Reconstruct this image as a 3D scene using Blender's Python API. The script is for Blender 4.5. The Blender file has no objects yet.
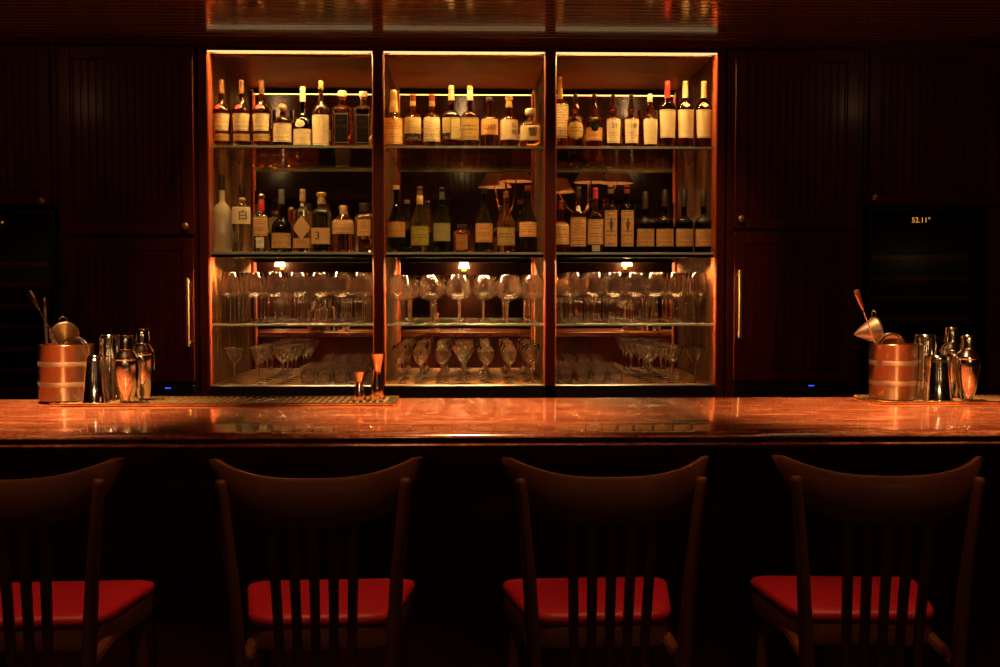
import bpy, math, random
from mathutils import Vector, Matrix, Euler
random.seed(7)
PI = math.pi
C = bpy.context.scene.collection
sc = bpy.context.scene

# ------------------------------------------------------------------ camera
F = 1100.0            # focal length in pixels of a 1000 px wide frame
E = 1.42              # eye height
YAW = math.atan(28 / F)
TILT = math.atan(45 / F)
cam_d = bpy.data.cameras.new('camera')
cam = bpy.data.objects.new('camera', cam_d)
C.objects.link(cam)
cam.location = (0, 0, E)
cam.rotation_euler = Euler((PI / 2 - TILT, 0, -YAW), 'XYZ')
cam_d.sensor_width = 36
cam_d.lens = 36 * F / 1000
cam_d.clip_start = 0.05
sc.camera = cam
RM = cam.rotation_euler.to_matrix()


def P(px, py, Y):
    """world point seen at a photo pixel, at distance Y from the camera's plane"""
    d = RM @ Vector(((px - 500) / F, -(py - 333.5) / F, -1))
    return Vector((0, 0, E)) + d * (Y / d.y)


def X(px, Y, py=288): return P(px, py, Y).x
def Z(py, Y, px=472): return P(px, py, Y).z


# ------------------------------------------------------------------ materials
def new_mat(name):
    m = bpy.data.materials.new(name)
    m.use_nodes = True
    nt = m.node_tree
    return m, nt, nt.nodes['Principled BSDF'], nt.nodes, nt.links


def plain(name, col, rough=0.5, metal=0.0, coat=0.0, **kw):
    m, nt, b, N, L = new_mat(name)
    b.inputs['Base Color'].default_value = (*col, 1)
    b.inputs['Roughness'].default_value = rough
    b.inputs['Metallic'].default_value = metal
    b.inputs['Coat Weight'].default_value = coat
    b.inputs['Coat Roughness'].default_value = 0.12
    for k, v in kw.items():
        b.inputs[k.replace('_', ' ')].default_value = v
    return m


def wood(name, c1, c2, rough=0.35, scale=(3, 3, 30), coat=0.3, axis='OBJECT'):
    m, nt, b, N, L = new_mat(name)
    tc = N.new('ShaderNodeTexCoord'); mp = N.new('ShaderNodeMapping')
    mp.inputs['Scale'].default_value = scale
    L.new(tc.outputs['Object'], mp.inputs['Vector'])
    n = N.new('ShaderNodeTexNoise'); n.inputs['Scale'].default_value = 1.0
    n.inputs['Detail'].default_value = 6; n.inputs['Roughness'].default_value = 0.65
    n.inputs['Distortion'].default_value = 0.6
    L.new(mp.outputs['Vector'], n.inputs['Vector'])
    r = N.new('ShaderNodeValToRGB')
    b.inputs['Specular IOR Level'].default_value = 0.2 if 'mahogany' in name else 0.5
    r.color_ramp.elements[0].position = 0.3; r.color_ramp.elements[0].color = (*c1, 1)
    r.color_ramp.elements[1].position = 0.72; r.color_ramp.elements[1].color = (*c2, 1)
    L.new(n.outputs['Fac'], r.inputs['Fac']); L.new(r.outputs['Color'], b.inputs['Base Color'])
    b.inputs['Roughness'].default_value = rough
    b.inputs['Coat Weight'].default_value = coat; b.inputs['Coat Roughness'].default_value = 0.15
    bp = N.new('ShaderNodeBump'); bp.inputs['Strength'].default_value = 0.06; bp.inputs['Distance'].default_value = 0.01
    L.new(n.outputs['Fac'], bp.inputs['Height']); L.new(bp.outputs['Normal'], b.inputs['Normal'])
    return m


def thin_glass(name, tint=(0.97, 0.97, 0.95), gloss=(1, 1, 1), f0=0.05, power=4.0, amp=0.9):
    """clear thin glass: see-through, mirror-like towards grazing angles"""
    m = bpy.data.materials.new(name); m.use_nodes = True
    nt = m.node_tree; N, L = nt.nodes, nt.links
    N.clear()
    out = N.new('ShaderNodeOutputMaterial'); mix = N.new('ShaderNodeMixShader')
    tr = N.new('ShaderNodeBsdfTransparent'); gl = N.new('ShaderNodeBsdfGlossy')
    tr.inputs['Color'].default_value = (*tint, 1)
    gl.inputs['Color'].default_value = (*gloss, 1); gl.inputs['Roughness'].default_value = 0.03
    lw = N.new('ShaderNodeLayerWeight'); lw.inputs['Blend'].default_value = 0.5
    pw = N.new('ShaderNodeMath'); pw.operation = 'POWER'; pw.inputs[1].default_value = power
    ma = N.new('ShaderNodeMath'); ma.operation = 'MULTIPLY_ADD'
    ma.inputs[1].default_value = amp; ma.inputs[2].default_value = f0
    L.new(lw.outputs['Facing'], pw.inputs[0]); L.new(pw.outputs[0], ma.inputs[0])
    L.new(ma.outputs[0], mix.inputs['Fac'])
    L.new(tr.outputs[0], mix.inputs[1]); L.new(gl.outputs[0], mix.inputs[2])
    L.new(mix.outputs[0], out.inputs['Surface'])
    return m


def bottle_glass(name, col, rough=0.03, ior=1.45):
    return plain(name, col, rough, Transmission_Weight=1.0, IOR=ior)


def emit(name, col, s):
    m, nt, b, N, L = new_mat(name)
    b.inputs['Base Color'].default_value = (*col, 1)
    b.inputs['Emission Color'].default_value = (*col, 1)
    b.inputs['Emission Strength'].default_value = s
    return m


def paper(name, col, ink=(0.06, 0.03, 0.02), lines=13, dens=0.5, rough=0.45, amount=0.75, metal=0.0, col2=None, split=0.5):
    """printed bottle label: paper with rows of unreadably small print"""
    m, nt, b, N, L = new_mat(name)
    uv = N.new('ShaderNodeUVMap'); sp = N.new('ShaderNodeSeparateXYZ')
    L.new(uv.outputs['UV'], sp.inputs[0])

    def M(op, a, bb=None, c=None):
        n = N.new('ShaderNodeMath'); n.operation = op
        for i, v in enumerate((a, bb, c)):
            if v is None: continue
            if isinstance(v, (int, float)): n.inputs[i].default_value = v
            else: L.new(v, n.inputs[i])
        return n.outputs[0]
    u, v = sp.outputs[0], sp.outputs[1]
    row = M('MULTIPLY', v, lines)
    fr = M('FRACT', row); fl = M('FLOOR', row)
    inrow = M('GREATER_THAN', fr, 0.55)
    wn = N.new('ShaderNodeTexWhiteNoise'); wn.noise_dimensions = '1D'; L.new(fl, wn.inputs['W'])
    half = M('MULTIPLY', wn.outputs['Value'], 0.42)                       # each row its own length
    du = M('ABSOLUTE', M('SUBTRACT', u, 0.5))
    inlen = M('LESS_THAN', du, half)
    cmb = N.new('ShaderNodeCombineXYZ'); L.new(M('MULTIPLY', u, 40), cmb.inputs[0]); L.new(fl, cmb.inputs[1])
    nz = N.new('ShaderNodeTexNoise'); nz.inputs['Scale'].default_value = 1.6; L.new(cmb.outputs[0], nz.inputs['Vector'])
    word = M('GREATER_THAN', nz.outputs['Fac'], 1 - dens)
    mask = M('MULTIPLY', M('MULTIPLY', inrow, inlen), word)
    # thin border line
    bu = M('ABSOLUTE', M('SUBTRACT', M('ABSOLUTE', M('SUBTRACT', u, 0.5)), 0.455))
    bv = M('ABSOLUTE', M('SUBTRACT', M('ABSOLUTE', M('SUBTRACT', v, 0.5)), 0.455))
    bord = M('LESS_THAN', M('MINIMUM', bu, bv), 0.008)
    mask = M('MULTIPLY', M('MAXIMUM', mask, bord), amount)
    base = N.new('ShaderNodeRGB'); base.outputs[0].default_value = (*col, 1)
    src = base.outputs[0]
    if col2:
        mx0 = N.new('ShaderNodeMix'); mx0.data_type = 'RGBA'
        L.new(M('GREATER_THAN', v, split), mx0.inputs['Factor'])
        L.new(src, mx0.inputs['A']); mx0.inputs['B'].default_value = (*col2, 1); src = mx0.outputs['Result']
    mx = N.new('ShaderNodeMix'); mx.data_type = 'RGBA'
    L.new(mask, mx.inputs['Factor']); L.new(src, mx.inputs['A'])
    mx.inputs['B'].default_value = (*ink, 1)
    L.new(mx.outputs['Result'], b.inputs['Base Color'])
    b.inputs['Roughness'].default_value = rough; b.inputs['Metallic'].default_value = metal
    b.inputs['Specular IOR Level'].default_value = 0.22
    return m


M_ = {}
M_['mahogany'] = wood('mahogany', (0.040, 0.004, 0.0015), (0.115, 0.0105, 0.004), 0.42, (9, 9, 0.8), 0.08)
M_['mahogany_x'] = wood('mahogany_horizontal', (0.040, 0.004, 0.0015), (0.115, 0.0105, 0.004), 0.42, (0.8, 9, 9), 0.08)
M_['lit_red'] = wood('lipping_lit_red_wood', (0.30, 0.05, 0.018), (0.42, 0.075, 0.028), 0.3, (9, 9, 0.8), 0.4)  # red glow of the light strip put into the lipping colour
M_['inner_wood'] = wood('shelf_lining_wood', (0.17, 0.062, 0.016), (0.36, 0.145, 0.042), 0.55, (12, 12, 0.7), 0.0)
M_['lid_wood'] = plain('brushed_brass_sheet', (0.78, 0.50, 0.18), 0.42, 1.0)
M_['ceiling'] = wood('ceiling_boards', (0.12, 0.045, 0.012), (0.24, 0.10, 0.03), 0.17, (0.8, 10, 10), 0.6)
M_['chair'] = wood('chair_walnut', (0.07, 0.017, 0.006), (0.17, 0.046, 0.016), 0.5, (14, 14, 2.0), 0.08)
M_['chair_x'] = wood('chair_walnut_rail', (0.07, 0.017, 0.006), (0.17, 0.046, 0.016), 0.5, (2.0, 14, 14), 0.08)
M_['black'] = plain('black_lacquer', (0.006, 0.005, 0.005), 0.35)
M_['shield_black'] = plain('matt_black_shield', (0.0006, 0.0006, 0.0006), 0.9, Specular_IOR_Level=0.0)
M_['void'] = plain('black_liner', (0.004, 0.0035, 0.0035), 0.7)
M_['fridge_wood'] = wood('fridge_shelf_beech', (0.20, 0.05, 0.015), (0.36, 0.09, 0.03), 0.5, (1, 9, 9), 0.0)
M_['brass'] = plain('brass', (0.80, 0.50, 0.20), 0.25, 1.0)
M_['satin'] = plain('satin_bronze', (0.62, 0.38, 0.22), 0.42, 1.0)
M_['steel'] = plain('polished_steel', (0.82, 0.76, 0.68), 0.10, 1.0)
M_['copper'] = plain('copper_plate', (0.92, 0.62, 0.44), 0.10, 1.0)
M_['copper_rose'] = plain('rose_copper', (0.90, 0.42, 0.26), 0.30, 1.0)
M_['mirror'] = plain('mirror_silver', (0.86, 0.84, 0.80), 0.0, 1.0)
M_['shelf_glass'] = thin_glass('shelf_glass', (0.95, 0.965, 0.94), (0.9, 0.92, 0.88), 0.04, 6.0, 0.7)
M_['shelf_edge'] = plain('shelf_glass_edge', (0.26, 0.29, 0.23), 0.3)
M_['door_glass'] = thin_glass('fridge_door_glass', (0.72, 0.70, 0.66), (1, 1, 1), 0.05, 5.0, 0.85)
M_['crystal'] = plain('drinking_glass', (1, 1, 1), 0.032, Transmission_Weight=1.0, IOR=1.48)
M_['stemglass'] = plain('solid_stem_glass', (1, 1, 1), 0.02, Transmission_Weight=1.0, IOR=1.5)
M_['led'] = emit('led_tape', (1.0, 0.56, 0.17), 230)
M_['diffuser'] = emit('glowing_diffuser_lip', (1.0, 0.70, 0.30), 1.15)
M_['led2'] = emit('shelf_led_tape', (1.0, 0.59, 0.22), 720)
M_['blue_led'] = emit('blue_indicator', (0.05, 0.08, 1.0), 1.2)
M_['digits'] = emit('amber_digits', (1.0, 0.42, 0.07), 1.6)
M_['lamp_glow'] = emit('lit_lamp_shade', (1.0, 0.62, 0.26), 22.0)
M_['shade'] = plain('parchment_shade', (0.62, 0.38, 0.2), 0.7)
M_['leather'] = None

# red upholstery with a fine mottled surface
m, nt, b, N, L = new_mat('red_leather')
n = N.new('ShaderNodeTexNoise'); n.inputs['Scale'].default_value = 24; n.inputs['Detail'].default_value = 5
r = N.new('ShaderNodeValToRGB')
r.color_ramp.elements[0].color = (0.36, 0.006, 0.016, 1); r.color_ramp.elements[1].color = (0.60, 0.012, 0.030, 1)
L.new(n.outputs['Fac'], r.inputs['Fac']); L.new(r.outputs['Color'], b.inputs['Base Color'])
b.inputs['Roughness'].default_value = 0.5
M_['leather'] = m

# reddish polished counter with drifting veins
m, nt, b, N, L = new_mat('counter_red_burl')
tc = N.new('ShaderNodeTexCoord'); mp = N.new('ShaderNodeMapping'); mp.inputs['Scale'].default_value = (1.6, 8.5, 6)
mp.inputs['Rotation'].default_value = (0, 0, 0.12)
L.new(tc.outputs['Object'], mp.inputs['Vector'])
n1 = N.new('ShaderNodeTexNoise'); n1.inputs['Scale'].default_value = 3.2; n1.inputs['Detail'].default_value = 9; n1.inputs['Roughness'].default_value = 0.72; n1.inputs['Distortion'].default_value = 1.3
L.new(mp.outputs['Vector'], n1.inputs['Vector'])
r = N.new('ShaderNodeValToRGB')
e = r.color_ramp.elements
e[0].position = 0.30; e[0].color = (0.10, 0.020, 0.008, 1)
e[1].position = 0.75; e[1].color = (0.85, 0.36, 0.16, 1)
k = e.new(0.5); k.color = (0.34, 0.085, 0.032, 1)
L.new(n1.outputs['Fac'], r.inputs['Fac'])
n2 = N.new('ShaderNodeTexNoise'); n2.inputs['Scale'].default_value = 95; n2.inputs['Detail'].default_value = 4
L.new(tc.outputs['Object'], n2.inputs['Vector'])
mx = N.new('ShaderNodeMix'); mx.data_type = 'RGBA'; mx.blend_type = 'OVERLAY'; mx.inputs['Factor'].default_value = 0.9
L.new(r.outputs['Color'], mx.inputs['A']); L.new(n2.outputs['Fac'], mx.inputs['B'])
L.new(mx.outputs['Result'], b.inputs['Base Color'])
b.inputs['Roughness'].default_value = 0.2
b.inputs['Coat Weight'].default_value = 0.8; b.inputs['Coat Roughness'].default_value = 0.03
bp = N.new('ShaderNodeBump'); bp.inputs['Strength'].default_value = 0.05; bp.inputs['Distance'].default_value = 0.004
L.new(n2.outputs['Fac'], bp.inputs['Height']); L.new(bp.outputs['Normal'], b.inputs['Normal'])
M_['counter'] = m

# dark floor boards
M_['floor'] = wood('floor_boards', (0.03, 0.012, 0.006), (0.07, 0.028, 0.014), 0.45, (10, 0.8, 10), 0.1)
M_['wall'] = wood('wall_panelling', (0.05, 0.012, 0.006), (0.11, 0.03, 0.012), 0.4, (9, 9, 0.7), 0.2)

# perforated mat: dark rubber with bronze sheen
M_['mat'] = plain('mat_rubber', (0.02, 0.012, 0.006), 0.6)
M_['rib'] = plain('bronze_ribs', (0.26, 0.13, 0.04), 0.5)

# mesh of the fine strainer
M_['gauze'] = plain('wire_gauze', (0.50, 0.36, 0.22), 0.4, 1.0, Alpha=0.5)

# bottle glass and liquids
G_ = {
    'amber': bottle_glass('amber_spirit', (0.78, 0.32, 0.06)),
    'dark_amber': bottle_glass('dark_amber_spirit', (0.45, 0.13, 0.025)),
    'red_amber': bottle_glass('red_amber_spirit', (0.66, 0.13, 0.035)),
    'gold': bottle_glass('golden_spirit', (0.86, 0.52, 0.14)),
    'pale': bottle_glass('pale_spirit', (0.92, 0.76, 0.46)),
    'clear': bottle_glass('clear_spirit', (0.96, 0.95, 0.92)),
    'green': bottle_glass('green_glass', (0.09, 0.13, 0.03)),
    'bottle_green': bottle_glass('pale_green_glass', (0.38, 0.50, 0.24)),
    'black': bottle_glass('near_black_glass', (0.035, 0.016, 0.010)),
    'frost': plain('frosted_glass', (0.78, 0.66, 0.46), 0.45, Transmission_Weight=0.55, IOR=1.45),
}
L_ = {
    'cream': paper('cream_label', (0.80, 0.66, 0.38)),
    'cream2': paper('cream_label_sparse', (0.82, 0.68, 0.42), lines=9, dens=0.42),
    'kanji': paper('pale_label_few_lines', (0.80, 0.64, 0.36), lines=9, dens=0.3, amount=0.35),
    'kanji_orange': paper('orange_label_few_lines', (0.78, 0.40, 0.14), lines=9, dens=0.25, amount=0.3),
    'ivory': paper('ivory_label', (0.84, 0.70, 0.42), lines=15, dens=0.4, amount=0.55),
    'gold': paper('gold_label', (0.72, 0.50, 0.17), lines=6, dens=0.5, rough=0.3, metal=0.35),
    'pale_gold': paper('pale_gold_label', (0.74, 0.60, 0.26), lines=7, dens=0.4, rough=0.35, metal=0.2),
    'orange': paper('orange_label', (0.78, 0.40, 0.14), lines=8, dens=0.5),
    'orange_pair': paper('orange_two_panel_label', (0.82, 0.52, 0.22), lines=10, dens=0.45, col2=(0.72, 0.38, 0.10), split=0.56),
    'sketch': paper('label_with_dark_sketch', (0.03, 0.02, 0.015), lines=7, dens=0.5, ink=(0.5, 0.3, 0.15), col2=(0.66, 0.50, 0.22), split=0.30),
    'brown': paper('brown_label', (0.46, 0.22, 0.07), lines=8, dens=0.5),
    'tan': paper('tan_label', (0.66, 0.38, 0.16), lines=9, dens=0.5),
    'tan2': paper('tan_label_small_print', (0.62, 0.34, 0.13), lines=14, dens=0.55),
    'olive': paper('olive_label', (0.38, 0.32, 0.06), lines=7, dens=0.5),
    'greyolive': paper('grey_olive_label', (0.36, 0.33, 0.15), lines=7, dens=0.4),
    'black': paper('black_label', (0.012, 0.010, 0.009), ink=(0.5, 0.42, 0.3), lines=5, dens=0.35, amount=0.5),
    'white': paper('white_label', (0.82, 0.76, 0.62), lines=6, dens=0.5),
    'ink': plain('dark_print', (0.10, 0.05, 0.025), 0.6),
    'plain_tan': plain('plain_tan_label', (0.64, 0.38, 0.17), 0.5),
    'plain_cream': plain('plain_cream_label', (0.80, 0.66, 0.40), 0.5),
    'red': plain('red_seal', (0.62, 0.05, 0.04), 0.4),
    'silver': plain('silver_band', (0.72, 0.68, 0.6), 0.35, 0.6),
}
K_ = {
    'gold': plain('gold_capsule', (0.78, 0.56, 0.20), 0.34, 0.55),
    'yellow': plain('yellow_capsule', (0.80, 0.55, 0.12), 0.4),
    'cream': plain('cream_capsule', (0.82, 0.68, 0.40), 0.42),
    'brown': plain('brown_capsule', (0.30, 0.15, 0.07), 0.4, 0.2),
    'dark': plain('dark_capsule', (0.035, 0.022, 0.018), 0.35),
    'red': plain('red_capsule', (0.62, 0.045, 0.04), 0.38),
    'darkred': plain('dark_red_capsule', (0.28, 0.04, 0.03), 0.4),
    'wood': plain('wood_stopper', (0.55, 0.32, 0.12), 0.5),
    'cork': plain('cork_stopper', (0.50, 0.30, 0.16), 0.7),
    'grey': plain('grey_capsule', (0.20, 0.22, 0.20), 0.35, 0.4),
    'pink': plain('pale_stopper', (0.78, 0.58, 0.44), 0.3),
    'steel': M_['steel'],
    'ink': plain('label_ink', (0.02, 0.012, 0.01), 0.5),
    'inkwhite': plain('label_white_ink', (0.70, 0.62, 0.48), 0.5),
}


for nd in L_['black'].node_tree.nodes:
    if nd.type == 'BSDF_PRINCIPLED':
        nd.inputs['Specular IOR Level'].default_value = 0.04; nd.inputs['Roughness'].default_value = 0.7


# ------------------------------------------------------------------ mesh building
class MB:
    def __init__(self):
        self.v, self.f, self.uv = [], [], {}

    def add(self, vs, fs):
        o = len(self.v)
        self.v += [tuple(p) for p in vs]
        self.f += [tuple(i + o for i in q) for q in fs]
        return self

    def box(self, x0, x1, y0, y1, z0, z1, bev=0.0):
        if bev <= 0:
            vs = [(x, y, z) for z in (z0, z1) for y in (y0, y1) for x in (x0, x1)]
            return self.add(vs, [(0, 2, 3, 1), (4, 5, 7, 6), (0, 1, 5, 4), (2, 6, 7, 3), (0, 4, 6, 2), (1, 3, 7, 5)])
        b = min(bev, (x1 - x0) / 2.01, (y1 - y0) / 2.01, (z1 - z0) / 2.01)

        def ring(x0, x1, y0, y1, c, z):
            return [(x0 + c, y0, z), (x1 - c, y0, z), (x1, y0 + c, z), (x1, y1 - c, z), (x1 - c, y1, z), (x0 + c, y1, z), (x0, y1 - c, z), (x0, y0 + c, z)]
        rs = [ring(x0 + b, x1 - b, y0 + b, y1 - b, b * .4, z0), ring(x0, x1, y0, y1, b, z0 + b), ring(x0, x1, y0, y1, b, z1 - b), ring(x0 + b, x1 - b, y0 + b, y1 - b, b * .4, z1)]
        return self.rings(rs, True, True)

    def rings(self, rs, cap0=False, cap1=False, closed=True):
        n = len(rs[0]); vs = [p for r in rs for p in r]; fs = []
        for i in range(len(rs) - 1):
            for j in range(n if closed else n - 1):
                k = (j + 1) % n
                fs.append((i * n + j, i * n + k, (i + 1) * n + k, (i + 1) * n + j))
        if cap0: fs.append(tuple(range(n - 1, -1, -1)))
        if cap1: fs.append(tuple((len(rs) - 1) * n + j for j in range(n)))
        return self.add(vs, fs)

    def lathe(self, prof, n=28, c=(0, 0, 0), cap0=True, cap1=True, sq=0.0, rot=0.0):
        rs = []
        for q in prof:
            z, r = q[0], q[1]; s = q[2] if len(q) > 2 else sq
            rs.append([(c[0] + x, c[1] + y, c[2] + z) for x, y in (cross(2 * PI * j / n + rot, r, s) for j in range(n))])
        return self.rings(rs, cap0, cap1)

    def tube(self, pts, r, n=10, caps=True):
        pts = [Vector(p) for p in pts]
        rr = r if isinstance(r, (list, tuple)) else [r] * len(pts)
        rs = []; up = None
        for i, p in enumerate(pts):
            t = (pts[min(i + 1, len(pts) - 1)] - pts[max(i - 1, 0)]).normalized()
            if up is None:
                up = Vector((0, 0, 1)) if abs(t.z) < 0.9 else Vector((0, 1, 0))
            a = t.cross(up).normalized(); bvec = a.cross(t).normalized(); up = bvec
            rs.append([tuple(p + (a * math.cos(2 * PI * j / n) + bvec * math.sin(2 * PI * j / n)) * rr[i]) for j in range(n)])
        return self.rings(rs, caps, caps)

    def build(self, name, mat, parent=None, smooth=True, angle=40, matrix=None):
        me = bpy.data.meshes.new(name)
        me.from_pydata(self.v, [], self.f)
        if matrix is not None: me.transform(matrix)
        me.validate(clean_customdata=False)
        import bmesh
        bm = bmesh.new(); bm.from_mesh(me)
        if len(self.f) > 1: bmesh.ops.recalc_face_normals(bm, faces=bm.faces)
        bm.to_mesh(me); bm.free()
        if smooth:
            me.polygons.foreach_set('use_smooth', [True] * len(me.polygons))
            me.set_sharp_from_angle(angle=math.radians(angle))
        me.materials.append(mat)
        o = bpy.data.objects.new(name, me); C.objects.link(o)
        if parent is not None: o.parent = parent
        return o


def cross(t, r, s):
    """point on a bottle's cross-section; t = 0 faces the camera side; s = 0 round .. 1 square"""
    if s <= 0.001: return (r * math.sin(t), -r * math.cos(t))
    n = 2 + 6 * s; a, b = math.sin(t), -math.cos(t)
    k = r / ((abs(a) ** n + abs(b) ** n) ** (1 / n))
    return (a * k, b * k)


def tag(o, label=None, cat=None, group=None, kind=None):
    if label: o['label'] = label
    if cat: o['category'] = cat
    if group: o['group'] = group
    if kind: o['kind'] = kind
    return o


def thing(name, label, cat, loc=(0, 0, 0), rz=0.0, group=None):
    o = bpy.data.objects.new(name, None); C.objects.link(o)
    o.empty_display_size = 0.05
    o.location = loc; o.rotation_euler = (0, 0, rz)
    return tag(o, label, cat, group)


def copy_tree(o, parent=None):
    c = o.copy(); C.objects.link(c)
    if parent is not None: c.parent = parent
    for ch in list(o.children): copy_tree(ch, c)
    return c


def text_mesh(s, size, mat, name, parent, matrix, depth=0.0003):
    cu = bpy.data.curves.new(name, 'FONT'); cu.body = s; cu.size = size; cu.extrude = depth
    cu.align_x = 'CENTER'; cu.align_y = 'CENTER'
    t = bpy.data.objects.new(name + '_source', cu); C.objects.link(t)
    dg = bpy.context.evaluated_depsgraph_get()
    me = bpy.data.meshes.new_from_object(t.evaluated_get(dg))
    bpy.data.objects.remove(t)
    me.transform(matrix); me.materials.clear(); me.materials.append(mat)
    o = bpy.data.objects.new(name, me); C.objects.link(o); o.parent = parent
    return o


STAND = Matrix.Rotation(PI / 2, 4, 'X')       # text upright, facing the camera side


def struct(o): return tag(o, kind='structure')


# ------------------------------------------------------------------ main planes
D = 5.30                  # face of the back bar
YS = D + 0.03             # front edge of the glass shelves
YM = D * 1.108            # mirror
YB, YF = 3.34, 2.53      # far and near edge of the counter top
BAR_Z = Z(398, YB)
CEIL = Z(40.5, D)
XL, XR, YBACK, YEND = -3.6, 3.7, -2.9, YM + 0.1

# ------------------------------------------------------------------ setting
mb = MB().box(XL - .1, XR + .1, YBACK - .1, YEND + .1, -0.1, 0)
struct(mb.build('floor', M_['floor']))
mb = MB()
n = 120; w = (XR - XL + .2) / n
# tongue-and-groove ceiling, boards running towards the back bar, then a strip of cross boards over it
prof = []
for i in range(n):
    x0 = XL - .1 + i * w
    prof += [(x0, 0.008), (x0 + .004, 0), (x0 + w - .004, 0), (x0 + w, 0.008)]
mb.rings([[(x, YBACK - .1, CEIL + h) for x, h in prof], [(x, 4.15, CEIL + h) for x, h in prof]], closed=False)
prof = []
yy = 4.15; nb = 34; w2 = (YEND + .1 - 4.15) / nb
for i in range(nb):
    y0 = yy + i * w2
    prof += [(y0, 0.008), (y0 + .005, 0), (y0 + w2 - .005, 0), (y0 + w2, 0.008)]
mb.rings([[(XL - .1, y, CEIL + h) for y, h in prof], [(XR + .1, y, CEIL + h) for y, h in prof]], closed=False)
mb.box(XL - .1, XR + .1, YBACK - .1, YEND + .1, CEIL + 0.03, CEIL + 0.12)
struct(mb.build('ceiling', M_['ceiling'], angle=20))
struct(MB().box(XL - .1, XR + .1, YEND, YEND + .1, 0, CEIL + .03).build('wall_back', M_['wall']))
mb = MB().box(XL - .1, XR + .1, YBACK - .1, YBACK, 0, CEIL + .03)
mb.box(XL, XR, YBACK, YBACK + .03, 0.95, 1.02); mb.box(XL, XR, YBACK, YBACK + .03, 0, 0.14)
struct(mb.build('wall_front', M_['wall']))
struct(MB().box(XL - .1, XL, YBACK, YEND, 0, CEIL + .03).build('wall_left', M_['wall']))
struct(MB().box(XR, XR + .1, YBACK, YEND, 0, CEIL + .03).build('wall_right', M_['wall']))
# cornice over the cabinets
zt = Z(46, D)
mb = MB()
pr = [(D + .02, zt - .004), (D - .012, zt - .004), (D - .016, zt + .004), (D - .016, zt + .012), (D - .024, CEIL - .004), (D - .024, CEIL), (D + .02, CEIL)]
mb.rings([[(XL, y, z) for y, z in pr], [(XR, y, z) for y, z in pr]], True, True)
struct(mb.build('trim_1', M_['mahogany_x'], angle=20))

# ------------------------------------------------------------------ back bar with three mirrored bays
zb = Z(385, D)            # floor of the bays
zh = Z(51.3, D)           # underside of the header
bx = [(X(208.5, D, 200), X(373.2, D, 200)), (X(384, D, 200), X(545, D, 200)), (X(555.6, D, 200), X(716.3, D, 200))]
xo0, xo1 = X(199, D, 200), X(725, D, 200)
bar_unit = thing('back_bar_shelves', 'built-in mahogany back bar with three mirrored, lit bays of glass shelves', 'shelving', (0, D, 0))


def part(mbx, name, mat, parent, loc=None, **kw):
    """build with world coordinates, then parent keeping the place"""
    o = mbx.build(name, mat, parent, **kw)
    o.matrix_parent_inverse = Matrix.Translation(parent.location).inverted() if parent.rotation_euler.z == 0 else parent.matrix_basis.inverted()
    return o


mb = MB()
FY0, FY1 = D - 0.004, D + 0.028
mb.box(xo0, bx[0][0], FY0, FY1, 0.1, CEIL - .004, .003)
mb.box(bx[2][1], xo1, FY0, FY1, 0.1, CEIL - .004, .003)
for a, b in ((0, 1), (1, 2)): mb.box(bx[a][1], bx[b][0], FY0 - .002, FY1, zb - .06, CEIL - .004, .003)
mb.box(bx[0][0], bx[2][1], FY0 + .002, D + .0015, zh - .002, CEIL - .004)
mb.box(bx[0][0], bx[2][1], D + .0015, FY1, zh + .021, CEIL - .004)
part(mb, 'face_frame', M_['mahogany'], bar_unit)
mb = MB().box(bx[0][0], bx[2][1], FY0 - .002, FY1, zb - .075, zb - .0, .004)
part(mb, 'bottom_rail', M_['black'], bar_unit)
mb = MB()
mb.box(xo0, xo1, D + .02, YM + .05, 0.1, zb - .03); mb.box(xo0, xo1, D + .05, YM, 0, 0.1)
part(mb, 'base_cabinet', M_['mahogany'], bar_unit)
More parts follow.
